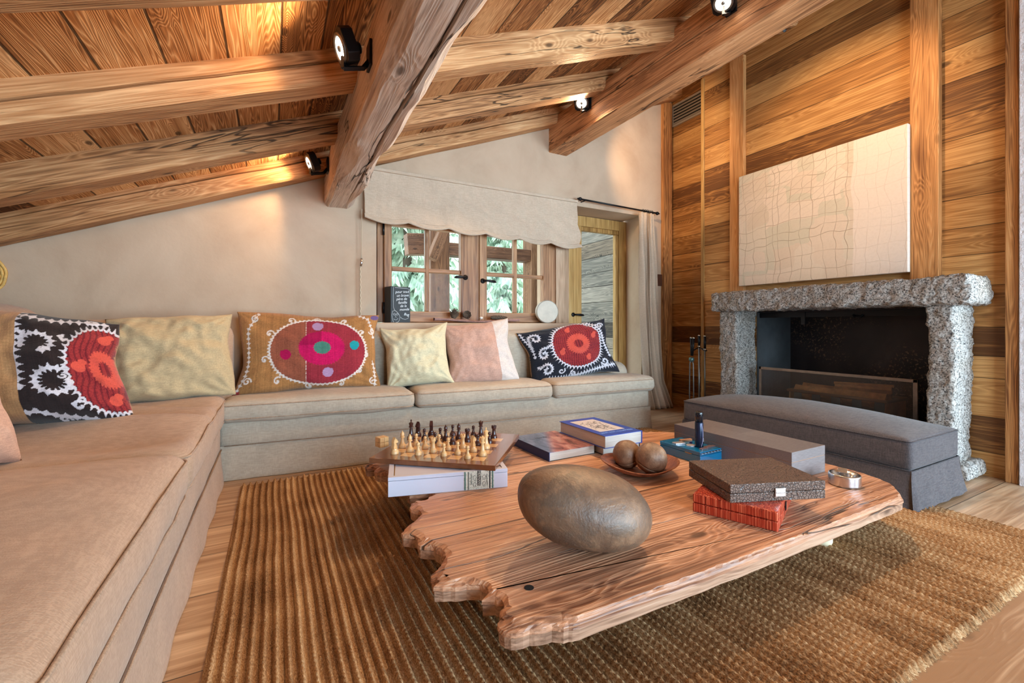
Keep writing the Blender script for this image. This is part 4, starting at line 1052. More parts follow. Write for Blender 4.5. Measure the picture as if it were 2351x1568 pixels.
def rock(name,x0,x1,y0,y1,z0,z1,parent,seed,amp=.012,n=(14,40,12),r=.02):
    n=tuple(int(k*1.6) for k in n)
    c=Vector(((x0+x1)/2,(y0+y1)/2,z0))
    def f(p):
        q=p*7+Vector((seed,0,0)); d=Vector((noise.noise(q),noise.noise(q+Vector((9,0,0))),noise.noise(q+Vector((0,9,0)))))*amp*.55
        q=p*22+Vector((0,seed,0)); d+=Vector((noise.noise(q),noise.noise(q+Vector((9,0,0))),noise.noise(q+Vector((0,9,0)))))*amp*.8
        q=p*48+Vector((0,seed,3)); d+=Vector((noise.noise(q),noise.noise(q+Vector((9,0,0))),noise.noise(q+Vector((0,9,0)))))*amp*.7
        q=p*2.2+Vector((0,0,seed)); d+=Vector((noise.noise(q),noise.noise(q+Vector((5,0,0)))*1.4,noise.noise(q+Vector((0,5,0)))))*amp*.8
        return p+d
    return bmobj(puffmesh(x1-x0,y1-y0,z1-z0,r,n,0,f),name,M_gran,parent,c)
F=empty('fireplace',(0,0,0),0,'open granite fireplace with rough stone mantel and sooty steel hearth','fireplace')
rock('mantel',3.42,3.766,.985,2.665,1.03,1.19,F,3,.014,(18,90,14),.025)
rock('jamb',3.49,3.766,1.075,1.20,.085,1.035,F,11,.010,(16,12,60),.02)
rock('jamb',3.49,3.766,2.455,2.62,.085,1.035,F,17,.010,(16,12,60),.02)
rock('plinth',3.50,3.766,1.01,1.22,.005,.095,F,23,.010,(14,14,6),.03)
rock('plinth',3.47,3.766,2.44,2.64,.005,.095,F,27,.008,(14,14,6),.03)
Hh=MB(); Hh.box(3.50,FXB,FY0+.002,FY1-.002,.004,.05); Hh.build('hearth',plain('hearth steel',(.02,.018,.018),.5,.2),F)
MB().box(FXB-.012,FXB,FY0+.003,FY1-.003,.05,FZ-.003).build('back_plate',M_fire,F)
MB().box(BX+.0,FXB-.012,FY1-.014,FY1-.002,.05,FZ-.003).build('side_plate',plain('steel side plate',(.13,.14,.15),.4,.5,(4,.2,.01),.4,3),F)
MB().box(BX+.0,FXB-.012,FY0+.002,FY0+.014,.05,FZ-.003).build('side_plate',M_fire,F)
hd=MB(); hd.box(BX+.002,FXB-.012,FY0+.014,FY1-.014,FZ-.014,FZ-.003); hd.build('smoke_shelf',M_fire,F)
dm=MB(); dm.box(BX+.02,BX+.03,FY0+.02,FY1-.02,FZ-.06,FZ-.015); dm.box(BX+.012,BX+.02,2.06,2.09,FZ-.12,FZ-.02); dm.tube([(BX+.015,1.72,FZ-.05),(BX+.0,1.70,FZ-.065),(BX+.0,1.67,FZ-.065),(BX+.015,1.66,FZ-.05)],.008,8)
dm.build('damper',M_black,F)

# mesh spark screen
def meshmat():
    m,nt,b=newmat('woven wire'); nt.nodes.remove(b); out=nt.nodes['Material Output']; o=sep(nt,objco(nt))
    k=1/.0085
    a=MA(nt,'PINGPONG',MA(nt,'MULTIPLY',MA(nt,'ADD',o[1],o[2]),k),.5); c=MA(nt,'PINGPONG',MA(nt,'MULTIPLY',MA(nt,'SUBTRACT',o[1],o[2]),k),.5)
    w=MA(nt,'LESS_THAN',MA(nt,'MINIMUM',a,c),.075)
    d=N(nt,'BsdfPrincipled',{'Base Color':(.16,.13,.11,1),'Roughness':.45,'Metallic':.7}); t=N(nt,'BsdfTransparent')
    mx=N(nt,'MixShader',{0:w,1:t.outputs[0],2:d.outputs[0]}); nt.links.new(mx.outputs[0],out.inputs[0]); return m
e=empty('fire_screen',(3.62,1.81,.05),0,'low wire-mesh spark screen in thin steel frame across the hearth','fire screen')
f=MB(); w2=.525; h2=.507
f.box(-.008,.008,-w2,-w2+.024,0,h2).box(-.008,.008,w2-.018,w2,0,h2).box(-.008,.008,-w2,w2,h2-.022,h2).box(-.008,.008,-w2,w2,0,.02)
f.build('frame',plain('worn steel frame',srgb(150,136,124),.35,.9,(50,.3),.25,20),e,False,.002)
MB().box(-.001,.001,-w2+.02,w2-.016,.018,h2-.02).build('wire_mesh',meshmat(),e)
for s in (-1,1): MB().box(-.05,.06,s*(w2-.06)-.006,s*(w2-.06)+.006,0,.012).build('foot',M_gunmetal,e)

# log basket and firewood
e=empty('log_basket',(3.96,1.86,.05),0,'iron-strapped log basket of firewood behind the spark screen','basket')
mb=MB()
for yy in (-.30,-.16,-.02,.12,.26):
    mb2=MB(); mb2.tube([(-.16,yy,.0),(-.17,yy,.18),(-.17,yy,.30),(-.15,yy,.325)],.012,4)
    mb2=MB().box(-.175,-.165,yy-.030,yy+.030,.02,.31); mb2.build('strap',M_gunmetal,e,False,.004)
mb.box(-.165,.14,-.33,.33,.0,.02).box(-.165,-.155,-.33,.33,.05,.10).box(.13,.14,-.33,.33,.02,.30).box(-.16,.14,-.335,-.325,.02,.30).box(-.16,.14,.325,.335,.02,.30)
mb.build('basket_body',plain('rusty sheet iron',srgb(200,146,98),.6,.0,(30,.3),.3,14),e)
MB().tube([(-.17,-.34,.315),(-.17,.34,.315),(.14,.34,.315),(.14,-.34,.315),(-.17,-.34,.315)],.012,8,False).build('rim',plain('scorched rim',srgb(150,112,78),.7),e,True)
M_bark=plain('split firewood',srgb(196,140,84),.85,0,(40,.8,.01),.4,18)
def log(label,y,x,z,L,r,rz,ry):
    mb=MB(); n=9; rs=random.Random(int(y*100)+7)
    prof_=[r*(.75+.5*rs.random()) for _ in range(n)]
    for i in range(9):
        t=i/8-.5
        for k in range(n):
            a=2*PI*k/n; q=prof_[k]*(1+.12*noise.noise((t*5,k,y*9))); mb.v.append((q*math.cos(a),t*L,q*math.sin(a)))
    for i in range(8):
        for k in range(n): mb.f.append((i*n+k,i*n+(k+1)%n,(i+1)*n+(k+1)%n,(i+1)*n+k))
    mb.f.append(tuple(range(n))); mb.f.append(tuple(8*n+k for k in range(n)))
    o=mb.build('firewood_log',M_bark,None); o.location=(x,y,z); o.rotation_euler=(0,ry,rz); tag(o,label,'log','firewood in the basket')
log('split log lying along the front of the basket rim',1.86,3.88,.345,.62,.055,.03,.2)
log('log at the back of the basket',1.88,3.99,.355,.60,.055,-.04,.9)
log('pale split log crossing on top of the pile',1.72,3.92,.43,.34,.026,.25,.4)
log('thin stick on top of the firewood pile',1.74,3.97,.452,.36,.012,.45,.0)
log('low log filling the basket front',1.86,3.87,.16,.58,.075,0,.4)

# fire irons
e=empty('fire_tool_stand',(3.60,2.925,0),0,'slim iron stand for fire irons left of the fireplace','fire tool stand')
MB().lathe([(.07,.0),(.075,.006),(.03,.012),(.012,.02)],24).build('base',M_black,e,True)
MB().tube([(0,0,.015),(0,0,.69)],.009,10).build('pole',M_gunmetal,e,True)
M_chrome=plain('polished knob',srgb(206,200,190),.15,1.)
def hand(par,x,y,z,ln=.10):
    MB().tube([(x,y,z),(x,y,z+ln)],.0115,12).build('grip',M_black,par,True)
    k=MB(); k.lathe([(.001,-.012),(.013,-.010),(.011,-.004),(.014,.000),(.010,.004)],12,(x,y,z),cap=False); k.lathe([(.012,0),(.013,.004),(.006,.010),(.001,.011)],12,(x,y,z+ln),cap=False); k.build('collar',M_chrome,par,True)
hand(e,0,0,.705,.10)
mb=MB()
for s in (-1,1): mb.tube([(0,0,.69),(0,s*.03,.682),(0,s*.055,.665),(-.006,s*.075,.662),(-.006,s*.09,.668)],.006,8)
mb.build('hook_bar',M_black,e,True)
t=empty('fire_shovel',(3.59,2.853,.03),0,'black-handled fire shovel hanging on the right of the tool stand','shovel')
MB().tube([(0,0,.12),(0,0,.645)],.0065,8).build('shaft',M_gunmetal,t,True); hand(t,0,0,.65,.12)
MB().hexa([(-.01,-.045,.0),(.01,-.045,.0),(.01,.045,.0),(-.01,.045,.0)],[(-.004,-.03,.13),(.004,-.03,.13),(.004,.03,.13),(-.004,.03,.13)]).build('blade',M_gunmetal,t,False,.003)
t=empty('fire_tongs',(3.59,3.005,.03),0,'fire tongs with greenish hinge hanging on the left of the tool stand','tongs')
mb=MB()
for s in (-1,1): mb.tube([(0,0,.56),(0,s*.02,.50),(0,s*.025,.2),(0,s*.012,.02)],.006,8)
mb.build('arms',M_gunmetal,t,True); MB().lathe([(.001,-.03),(.022,-.02),(.026,0),(.022,.016),(.001,.02)],14,(0,0,.545),cap=False).build('hinge',plain('verdigris hinge',srgb(104,134,132),.4,.7),t,True)
for s in (0,1):
    k=MB().tube([(0,-.008*s,.58),(0,.004-.030*s,.75)],.0105,10); k.build('grip',M_black,t,True)
    MB().lathe([(.012,-.006),(.013,0),(.006,.007),(.001,.008)],12,(0,.004-.030*s,.755),cap=False).build('knob',M_chrome,t,True)

# quilted artwork
def quilt():
    m,nt,b=newmat('pieced linen'); s=sep(nt,objco(nt)); o=objco(nt)
    wob=NOI(nt,o,4,2); y=MA(nt,'ADD',s[1],MA(nt,'MULTIPLY',MA(nt,'SUBTRACT',wob,.5),.12)); z=MA(nt,'ADD',s[2],MA(nt,'MULTIPLY',MA(nt,'SUBTRACT',NOI(nt,o,3.1,2,out=0),.5),.14))
    def lines(q,p,rnd,w):
        e=N(nt,'TexVoronoi',{'W':MA(nt,'MULTIPLY',q,1/p),'Scale':1.,'Randomness':rnd},voronoi_dimensions='1D',feature='DISTANCE_TO_EDGE').outputs['Distance']
        return MR(nt,MA(nt,'MULTIPLY',e,p),w,w*.2)
    fine=MR(nt,NOI(nt,CX(nt,MA(nt,'MULTIPLY',s[1],60.),0.,MA(nt,'MULTIPLY',s[2],60.)),1,2),.45,.6)
    msk=MR(nt,NOI(nt,o,6,2),.35,.55)
    L1=MA(nt,'MAXIMUM',lines(y,.075,1.,.0025),lines(z,.10,1.,.0025)); dg=lines(MA(nt,'ADD',MA(nt,'MULTIPLY',y,.7),MA(nt,'MULTIPLY',z,1.)),.06,.8,.0022)
    up=MA(nt,'MULTIPLY',MR(nt,s[2],.45,.7),MR(nt,s[1],-.4,-.1))
    ln=MA(nt,'MAXIMUM',MA(nt,'MULTIPLY',L1,MA(nt,'ADD',.35,MA(nt,'MULTIPLY',msk,.5))),MA(nt,'MULTIPLY',MA(nt,'MULTIPLY',dg,up),.6))
    edge=MA(nt,'ADD',s[1],MA(nt,'MULTIPLY',MA(nt,'SUBTRACT',NOI(nt,CX(nt,0.,0.,s[2]),2.2,1),.5),.10))
    plainp=MR(nt,edge,-.29,-.295)
    ln=MA(nt,'MULTIPLY',ln,MA(nt,'SUBTRACT',1.,MA(nt,'MULTIPLY',plainp,.75)))
    cell=N(nt,'TexVoronoi',{'Vector':CX(nt,0.,MA(nt,'MULTIPLY',y,5.),MA(nt,'MULTIPLY',z,6.)),'Scale':1.,'Randomness':.6},distance='CHEBYCHEV')
    tint=RAMP(nt,N(nt,'SeparateColor',{0:cell.outputs['Color']}).outputs[0],[(.1,srgb(214,196,176)),(.5,srgb(226,208,190)),(.9,srgb(208,198,178))])
    c=MIX(nt,plainp,tint,srgb(230,214,200)); c=MIX(nt,MA(nt,'MULTIPLY',ln,.75),c,srgb(142,112,84))
    c=MIX(nt,MA(nt,'MULTIPLY',fine,.08),c,(.5,.4,.3))
    nt.links.new(c,b.inputs['Base Color']); b.inputs['Roughness'].default_value=.9; b.inputs['Specular IOR Level'].default_value=.15
    bump(nt,b,MA(nt,'SUBTRACT',MA(nt,'MULTIPLY',NOI(nt,o,25,3),.5),ln),.4,.006); return m
e=empty('wall_art',(3.70,1.965,1.255),0,'large pale pieced-linen artwork hung above the granite mantel','artwork')
MB().box(-.018,.018,-.605,.605,0,.98).build('canvas',quilt(),e,False,.004)
MB().box(.018,.030,-.5,.5,.8,.86).build('hanging_rail',M_gunmetal,e)

# air vent in the recess
e=empty('air_vent',(RX-.008,3.40,3.15),0,'grey louvred air vent high in the plank recess','vent')
yA,yB,hz=-.215,.215,.245
f=MB(); f.box(-.01,.012,yA,yA+.02,0,hz).box(-.01,.012,yB-.02,yB,0,hz).box(-.01,.012,yA,yB,0,.02).box(-.01,.012,yA,yB,hz-.02,hz); M_vent=plain('vent metal',srgb(150,140,130),.5,.2); f.build('frame',M_vent,e,False,.002)
MB().box(.004,.008,yA+.02,yB-.02,.02,hz-.02).build('backing',M_black,e)
for k in range(6):
    z=.035+k*.033; l=MB(); l.hexa([(-.010,yA+.02,z-.010),(-.008,yA+.02,z-.012),(-.008,yB-.02,z-.012),(-.010,yB-.02,z-.010)],[(.002,yA+.02,z+.014),(.004,yA+.02,z+.012),(.004,yB-.02,z+.012),(.002,yB-.02,z+.014)]); l.build('louvre',M_vent,e)

# ------------------------------------------------------------------ blind, curtain, rod
M_blind=fabric('natural blind linen',srgb(206,184,162),srgb(194,172,150),330,wr=.05,wscale=5.,mott=.05)
e=empty('roman_blind',(0,3.60,0),0,'pulled-up natural linen roman blind with scalloped hem over the window','blind')
def hem(x): 
    t=(x-.62)/2.03; b=1.755-.062*t; q=t*6.0; fr=q-math.floor(q)
    return b-.022*math.sin(PI*fr)**.8+.0
def bl(u,v):
    x=.62+2.03*u; zt=2.135; zb=hem(x)+.012; z=zt+(zb-zt)*v
    y=-.012-.035*v**2-.012*noise.noise((x*3,z*2.5,1))*v-.010*noise.noise((x*9,z*2,4))*v-.006*noise.noise((x*26,z*5,7))-.008*math.sin((x*1.2+z*2.)*17+3*noise.noise((x*2,z*2,1)))*max(0,1-abs(v-.55)*2.2)-.010*math.sin(x*19+z*14)*v*v*.5
    y-=.02*max(0,u-.93)/.07*max(0,v-.6)
    return (x+ (.03*max(0,u-.9)/.1*math.sin(PI*min(1,max(0,(v-.55)/.45)))),y,z)
mb=MB(); mb.grid(bl,120,50); mb.grid(lambda u,v:(lambda p:(p[0],p[1]+.006,p[2]))(bl(u,v)),120,50)
mb.grid(lambda u,v:(.62,-.0+(bl(0,v)[1])*u,bl(0,v)[2]),4,50); mb.grid(lambda u,v:(bl(1,v)[0],(bl(1,v)[1])*u,bl(1,v)[2]),4,50)
o=mb.build('blind_cloth',M_blind,e,True,fix=False)
for k in range(3):
    def hm(u,v,k=k):
        x=.615+2.045*u+ .012*(u>.99); a=2*PI*v; c=hem(x)+.004-.013*k*(.6+.4*math.sin(PI*((u*6)%1)))
        return (x,-.045-.006*k+.012*math.cos(a)+.003*noise.noise((x*5,k,0)),c+.010*math.sin(a))
    m2=MB(); m2.grid(hm,140,9); m2.build('hem_fold',M_blind,e,True)
MB().box(.62,2.65,-.03,.0,2.115,2.14).build('headrail',M_blind,e,False,.004)
e=empty('blind_cord',(0,0,0),0,'thin blind cord with plaited pull hanging left of the window','cord')
M_cord=plain('cotton cord',srgb(196,176,150),.9)
MB().tube([(.600,3.575,1.80),(.600,3.58,1.60),(.598,3.585,1.40)],.004,6).build('cord',M_cord,e,True)
MB().tube([(.598,3.585,1.42),(.600,3.585,1.39),(.594,3.585,1.36)],.009,8).build('clip',M_steel,e,True)
MB().tube([(.592+.003*math.sin(i*1.7),3.588+.003*math.cos(i*1.7),1.37-.011*i) for i in range(40)],.0062,7).build('plaited_pull',M_cord,e,True)

e=empty('curtain_rod',(0,3.56,0),0,'thin black iron curtain rod with knob ends above the garden door','curtain rod')
MB().tube([(2.67,0,2.15),(3.70,0,2.132)],.0085,10).build('rod',M_black,e,True)
for x,z in ((2.665,2.15),(3.71,2.132)):
    MB().lathe([(.001,-.02),(.015,-.014),(.019,0),(.014,.014),(.008,.018),(.008,.03)],14).xf(Matrix.Translation((x,0,z))@Matrix.Rotation(R(90 if x>3 else -90),4,'Y')).build('finial',M_black,e,True)
for x,z in ((2.73,2.149),(3.66,2.133)): MB().tube([(x,0,z-.005),(x,.07,z-.005)],.006,8).build('bracket',M_black,e,True)
for i in range(5): 
    x=3.50+i*.032; MB().tube([(x,.016*math.cos(a),2.135+.016*math.sin(a)) for a in [k*2*PI/14 for k in range(15)]],.0028,6,False).build('ring',M_black,e,True)
e=empty('curtain',(0,3.53,0),0,'narrow pale linen curtain gathered beside the garden door, pooling on the floor','curtain')
def cur(u,v,off=0):
    z=2.105-(2.095)*v; fl=max(0,(v-.86)/.14)
    w=.20+.06*v+.05*fl; xc=3.512+.05*v+.10*v**2.2+.035*fl
    ph=u*2*PI*4.6+.8*math.sin(v*3); amp=.022+.012*v
    x=xc+(u-.5)*w+.008*math.sin(ph*1.3+v*4)
    y=amp*math.sin(ph)+.012*noise.noise((u*6,v*5,2))-.05*fl*(.4+u*.6)+off
    return (x,y,max(.006+.004*math.sin(ph),z))
mb=MB(); mb.grid(cur,110,60); o=mb.build('cloth',M_blind,e,True,fix=False)
sm=o.modifiers.new('thick','SOLIDIFY'); sm.thickness=.003

# ------------------------------------------------------------------ things on the window ledge
LZ=.925
e=empty('chalk_block',(.885,3.555,LZ),R(14),'black block with white handwriting and a drawn face, on the window ledge','block')
M_slate=plain('blackboard paint',(.018,.022,.026),.55)
MB().box(-.085,.085,-.02,.09,0,.285).build('block_body',M_slate,e,False,.002)
M_chalk=plain('white chalk pen',srgb(222,228,232),.8)
for i,(s,zz,dx) in enumerate((('pour tout',.245,.0),('un brave',.216,.004),('père de',.188,-.004),('famille',.160,.004),('de la',.133,.010),('monde',.106,.020))):
    text('lettering',s,.030,M_chalk,e,Matrix.Translation((.012+dx,-.0206,zz))@Matrix.Rotation(R(-4),4,'Y')@Matrix.Rotation(R(90),4,'X'),.0003,.25)
text('lettering','Bug',.030,M_chalk,e,Matrix.Translation((.050,-.0206,.066))@Matrix.Rotation(R(6),4,'Y')@Matrix.Rotation(R(90),4,'X'),.0003,.25)
mb=MB(); K=lambda pts:mb.tube([(x,-.0208,z) for x,z in pts],.0011,5)
K([(-.062,.28),(-.064,.2),(-.062,.12),(-.055,.10),(-.03,.082),(-.012,.06),(-.006,.04)]); K([(.0,.045),(.01,.032),(.04,.026),(.065,.035),(.072,.06)])
K([(-.07,.09),(-.076,.06),(-.072,.03),(-.062,.004)]); K([(-.07,.09),(-.05,.096),(-.03,.082)]); K([(-.006,.04),(-.012,.02),(-.022,.006),(-.04,.002)])
for cx in (-.055,-.03): K([(cx+.009*math.cos(a),.066+.007*math.sin(a)) for a in [k*2*PI/10 for k in range(11)]])
K([(-.042,.06),(-.046,.045),(-.038,.042)]); K([(-.062,.03),(-.05,.022),(-.036,.022),(-.024,.034)]); K([(-.05,.285-.01),(.05,.275),(.075,.268),(.076,.2)])
mb.build('face_drawing',M_chalk,e)
M_cone=plain('pine cone scales',srgb(96,80,66),.8,0,None,.35,60)
def cone(label,loc,L,r,rot,n=70):
    mb=MB(); mb.lathe([(.001,0),(r*.45,L*.12),(r*.6,L*.4),(r*.4,L*.8),(.001,L)],10,cap=False)
    for i in range(n):
        t=i/n; a=i*2.39996; rr=r*math.sin(PI*min(1,.12+.86*t))**.7; z=L*t
        k0=len(mb.v); s=r*.34*(1.1-.5*t)
        mb.add([(0,-s*.5,0),(0,s*.5,0),(s*1.3,s*.55,s*.35),(s*1.3,-s*.55,s*.35),(s*.9,0,s*.75)],[(0,1,2,3),(2,3,4),(0,1,4)])
        mb.xf(Matrix.Translation((math.cos(a)*rr*.55,math.sin(a)*rr*.55,z))@Matrix.Rotation(a,4,'Z')@Matrix.Rotation(R(-10+50*t-30),4,'Y'),k0)
    mb.xf(Matrix.Rotation(rot[1],4,'Z')@Matrix.Rotation(rot[0],4,'Y')); zm=min(v[2] for v in mb.v); mb.v=[(x,y,z-zm) for x,y,z in mb.v]
    o=mb.build('pine_cone',M_cone,None,fix=False); o.location=loc; tag(o,label,'pine cone','pine cones on the window ledge')
TBZ=LZ+.034
cone('rounder pine cone standing on the bark strip, left of the two short cones',(1.345,3.57,TBZ),.085,.048,(R(12),0))
cone('squat pine cone beside the rounder one on the bark strip',(1.43,3.57,TBZ),.075,.042,(R(80),R(0)))
cone('long slim pine cone lying on the bark strip in front of the right sash',(1.69,3.56,TBZ-.01),.17,.026,(R(90),R(4)),110)
mb=MB()
def barkf(u,v):
    x=1.17+.80*u; a=2*PI*v; w=.045*(1-.5*abs(2*u-1)**2)+.006*noise.noise((x*9,v*3,2)); zc_=.020+.010*math.cos(2*PI*u)+.006*noise.noise((x*6,0,3))
    return (x,3.555+w*math.cos(a),LZ+max(.0005,zc_+.012*math.sin(a)*(1+.4*noise.noise((x*20,v*5,1)))))
mb.grid(barkf,60,13); o=mb.build('bark_strip',plain('reddish bark',srgb(150,116,108),.85,0,(40,.8,.01),.35,30),None,True); tag(o,'long curved strip of reddish bark lying along the window ledge','bark')
mb=MB(); mb.lathe([(.001,-.012),(.012,-.008),(.017,0),(.012,.009),(.001,.012)],12,cap=False); o=mb.build('pebble',plain('white pebble',srgb(226,222,216),.5),None,True); o.location=(1.585,3.53,TBZ+.009); tag(o,'tiny white pebble on the bark strip','pebble')
e=empty('wood_disc',(2.285,3.575,LZ),R(-14),'pale round slice of wood standing on edge at the right of the ledge','disc')
M_end=plain('end grain',srgb(206,196,180),.75,0,(60,.3),.12,14)
mb=MB(); mb.lathe([(.001,-.028),(.103,-.028),(.107,-.024),(.108,.024),(.104,.028),(.001,.028)],48,cap=False); mb.xf(Matrix.Translation((0,0,.108))@Matrix.Rotation(R(90),4,'X')); mb.build('disc_body',M_end,e,True).data.set_sharp_from_angle(angle=R(35))
mb=MB(); mb.tube([(.104*math.cos(a),-.0285,.108+.104*math.sin(a)) for a in [k*2*PI/48 for k in range(49)]],.002,5,False); mb.build('bark_edge',plain('bark edge',srgb(150,136,120),.9),e)

# wicker disc at the left picture edge
e=empty('wicker_disc',(-1.47,3.621,1.19),0,'yellow woven wicker disc on the plaster, just inside the left picture edge','wall basket')
mb=MB()
for k in range(9): 
    r=.012+k*.0135; mb.tube([(r*math.cos(a),-.004+.004*math.sin(a*9+k*PI),r*math.sin(a)) for a in [i*2*PI/60 for i in range(61)]],.0078,6,False)
mb.build('weave',plain('wicker',srgb(216,172,96),.6,0,(90,.6),.25,60),e,True)

# ------------------------------------------------------------------ track spots on the beams
WARM=(1.,.66,.36)
M_lampglow=emit('lamp glow',(1.,.86,.66),40.)
def spot(label,px,head,aim,power,size=95,blend=.35,side=-1):
    """head: lamp centre, aim: a point it shines at; side: which way the beam face looks along x"""
    head=Vector(head); d=(Vector(aim)-head).normalized()
    e=empty('spotlight',(px,head.y,head.z),0,label,'spotlight','black spotlights on the beams')
    hl=head-e.location
    b=MB(); b.box(-.012 if side<0 else 0,0 if side<0 else .012,-.035,.035,-.05,.05); b.build('wall_plate',M_black,e,False,.002)
    a=MB(); low=Vector((hl.x,hl.y,hl.z-.075)); a.tube([(side*.006,0,-.02),(side*.03,0,-.055),tuple(low)],.010,4); a.tube([tuple(low),(hl.x,hl.y,hl.z-.03)],.010,4); a.build('arm',M_black,e)
    q=d.to_track_quat('-Z','Y').to_matrix().to_4x4(); Mx=Matrix.Translation(hl)@q
    h=MB(); s=.062; c=.020
    out=[(-s+c,-s),(s-c,-s),(s,-s+c),(s,s-c),(s-c,s),(-s+c,s),(-s,s-c),(-s,-s+c)]
    h.prism(out,-.012,.034); h.xf(Mx); hd=h.build('housing',M_black,e,False,.003)
    k=MB(); k.lathe([(.022,.034),(.022,.062),(.019,.065),(.001,.065)],16); k.xf(Mx); k.build('cooling_knob',M_black,hd,True)
    k=MB(); k.lathe([(.012,-.0135),(.040,-.0135)],32,cap=False); k.xf(Mx); k.build('reflector',M_lampglow,hd)
    k=MB(); k.lathe([(.001,-.022),(.010,-.020),(.012,-.0125)],16,cap=False); k.xf(Mx); k.build('lamp_cap',M_gunmetal,hd,True)
    k=MB(); k.lathe([(.040,-.013),(.042,-.018),(.052,-.018),(.054,-.012)],32,cap=False); k.xf(Mx); k.build('bezel',M_gunmetal,hd,True)
    L=bpy.data.lights.new('spot_beam','SPOT'); L.energy=power; L.color=WARM; L.spot_size=R(size); L.spot_blend=blend; L.shadow_soft_size=.03
    lo=bpy.data.objects.new('spot_beam',L); COL.objects.link(lo); lo.location=head+d*.03; lo.rotation_euler=d.to_track_quat('-Z','Y').to_euler()
spot('black spotlight on the central beam, top centre-left, facing left',.337,(.235,1.80,1.955),(-.75,1.72,1.58),P1,140,.3)
spot('black spotlight at the wall end of the central beam, facing left',.337,(.225,3.33,2.01),(-1.0,3.15,1.45),P2,135,.3)
spot('glaring black spotlight at the wall end of the squared beam',2.345,(2.27,3.01,2.765),(.8,1.6,.3),P3,110,.4)
spot('glaring black spotlight on the squared beam at the top picture edge',2.345,(2.27,1.68,2.755),(.9,1.0,.2),P4,110,.4)
spot('spotlight on the hidden side of the squared beam, lighting the artwork wall',2.555,(2.64,1.55,2.70),(3.77,1.75,2.25),P5,85,.6,1)
spot('spotlight on the hidden side of the squared beam, lighting the corner',2.555,(2.64,2.85,2.72),(4.0,3.45,2.6),P6,85,.6,1)
# ------------------------------------------------------------------ outside
gm=plain('pale dry ground',srgb(206,206,196),.9,0,(3,.5,.1),.15,1.5)
mb=MB(); mb.grid(lambda u,v:(-12+34*u,4.05+40*v,-.25+2.6*min(1,max(0,(40*v-4)/11))**1.3+.06*noise.noise((u*20,v*20,0))),40,40); o=mb.build('terrain',gm); struct(o)
def ext(name,label,cat,x0,x1,y0,y1,z0,z1,group=None,mat=M_exttim,rot=None):
    mb=MB(); c=((x0+x1)/2,(y0+y1)/2,(z0+z1)/2); mb.box(x0-c[0],x1-c[0],y0-c[1],y1-c[1],z0-c[2],z1-c[2])
    o=mb.build(name,mat,None,False,.008); o.location=c
    if rot: o.rotation_euler=rot
    return tag(o,label,cat,group)
ext('porch_post','brown porch post outside the left window sash','post',1.80,2.06,5.6,5.86,-.25,2.5,'porch timbers')
ext('porch_post','yellowish porch post outside the right window sash','post',3.32,3.56,5.6,5.86,-.25,2.5,'porch timbers')
M_exth=wood('outside beam','x','z',(srgb(66,42,30),srgb(112,76,56),srgb(148,106,78)),ring=4,tone=.2,bstr=.4)
ext('porch_beam','horizontal porch beam seen through the right sash','beam',2.06,3.32,5.62,5.82,1.84,2.01,'porch timbers',M_exth)
ext('porch_brace','slanting brace at the top of the left porch post','brace',1.80,1.93,5.42,5.57,1.73,2.16,'porch timbers',M_exttim,(0,R(22),0))
ext('eave_beam','projecting eave beam end seen in the left sash','beam',1.58,2.16,5.90,6.10,1.88,2.16,'porch timbers',M_exth,(0,R(-4),0))
mb=MB(); mb.box(3.68,3.80,4.02,6.4,-.25,3.2); o=mb.build('wall_outside',M_greyplank); struct(o)
ext('corner_board','rough upright board edging the outside plank wall','board',3.64,3.68,4.0,4.10,-.25,2.6)
fol=newmat('spruce needles'); m,nt,b=fol
n=NOI(nt,objco(nt),3.5,3); nt.links.new(RAMP(nt,n,[(.3,srgb(130,160,136)),(.55,srgb(200,218,198)),(.8,srgb(236,244,230))]),b.inputs['Base Color']); b.inputs['Roughness'].default_value=.7
M_fol=m; M_trunk=plain('spruce bark',srgb(96,84,74),.9,0,(20,.6,.02),.2,8)
def conifer(label,x,y,h,r,seed):
    rs=random.Random(seed); e=empty('conifer',(x,y,-.3+2.6*min(1,max(0,(y-8.05)/11))**1.3),0,label,'tree','spruces outside the window')
    MB().tube([(0,0,0),(0,0,h*.5),(0,0,h)],[.13,.08,.01],8).build('trunk',M_trunk,e,True)
    mb=MB()
    for i in range(int(h*34)):
        z=h*(.02+.97*(i/(h*34))); rr=r*(1-z/h)**.8*(.7+.5*rs.random())+.08; a=rs.random()*2*PI
        ns=int(6+rr*14)
        for k in range(ns):
            t=(k+.4)/ns; q=rr*t; px,py,pz=q*math.cos(a),q*math.sin(a),z-.28*q*t-.02
            for s in range(2):
                L=.13+.12*rs.random(); aa=a+rs.uniform(-1.3,1.3); dz=-.5-.6*rs.random(); w=.022+.02*rs.random()
                dx,dy=math.cos(aa)*L,math.sin(aa)*L; k0=len(mb.v)
                mb.v+= [(px-dy*w/L,py+dx*w/L,pz),(px+dy*w/L,py-dx*w/L,pz),(px+dx,py+dy,pz+dz*L),(px+dx*.5,py+dy*.5,pz+.05)]
                mb.f+= [(k0,k0+2,k0+3),(k0+1,k0+3,k0+2)]
    f=mb.build('foliage',M_fol,e,fix=False); f['kind']='stuff'
conifer('big spruce filling the left window sash',2.35,8.8,6.4,1.75,1)
conifer('spruce standing in the middle of the right window sash',5.75,11.3,6.5,1.45,2)
conifer('smaller far spruce at the right of the right sash',8.4,14.6,5.2,1.4,3)
conifer('distant spruce behind the porch post',3.1,13.8,7.5,1.7,4)
mb=MB(); e=empty('chalet',(10.3,17.4,1.9),R(20),'distant reddish timber chalet seen low in the right sash','house')
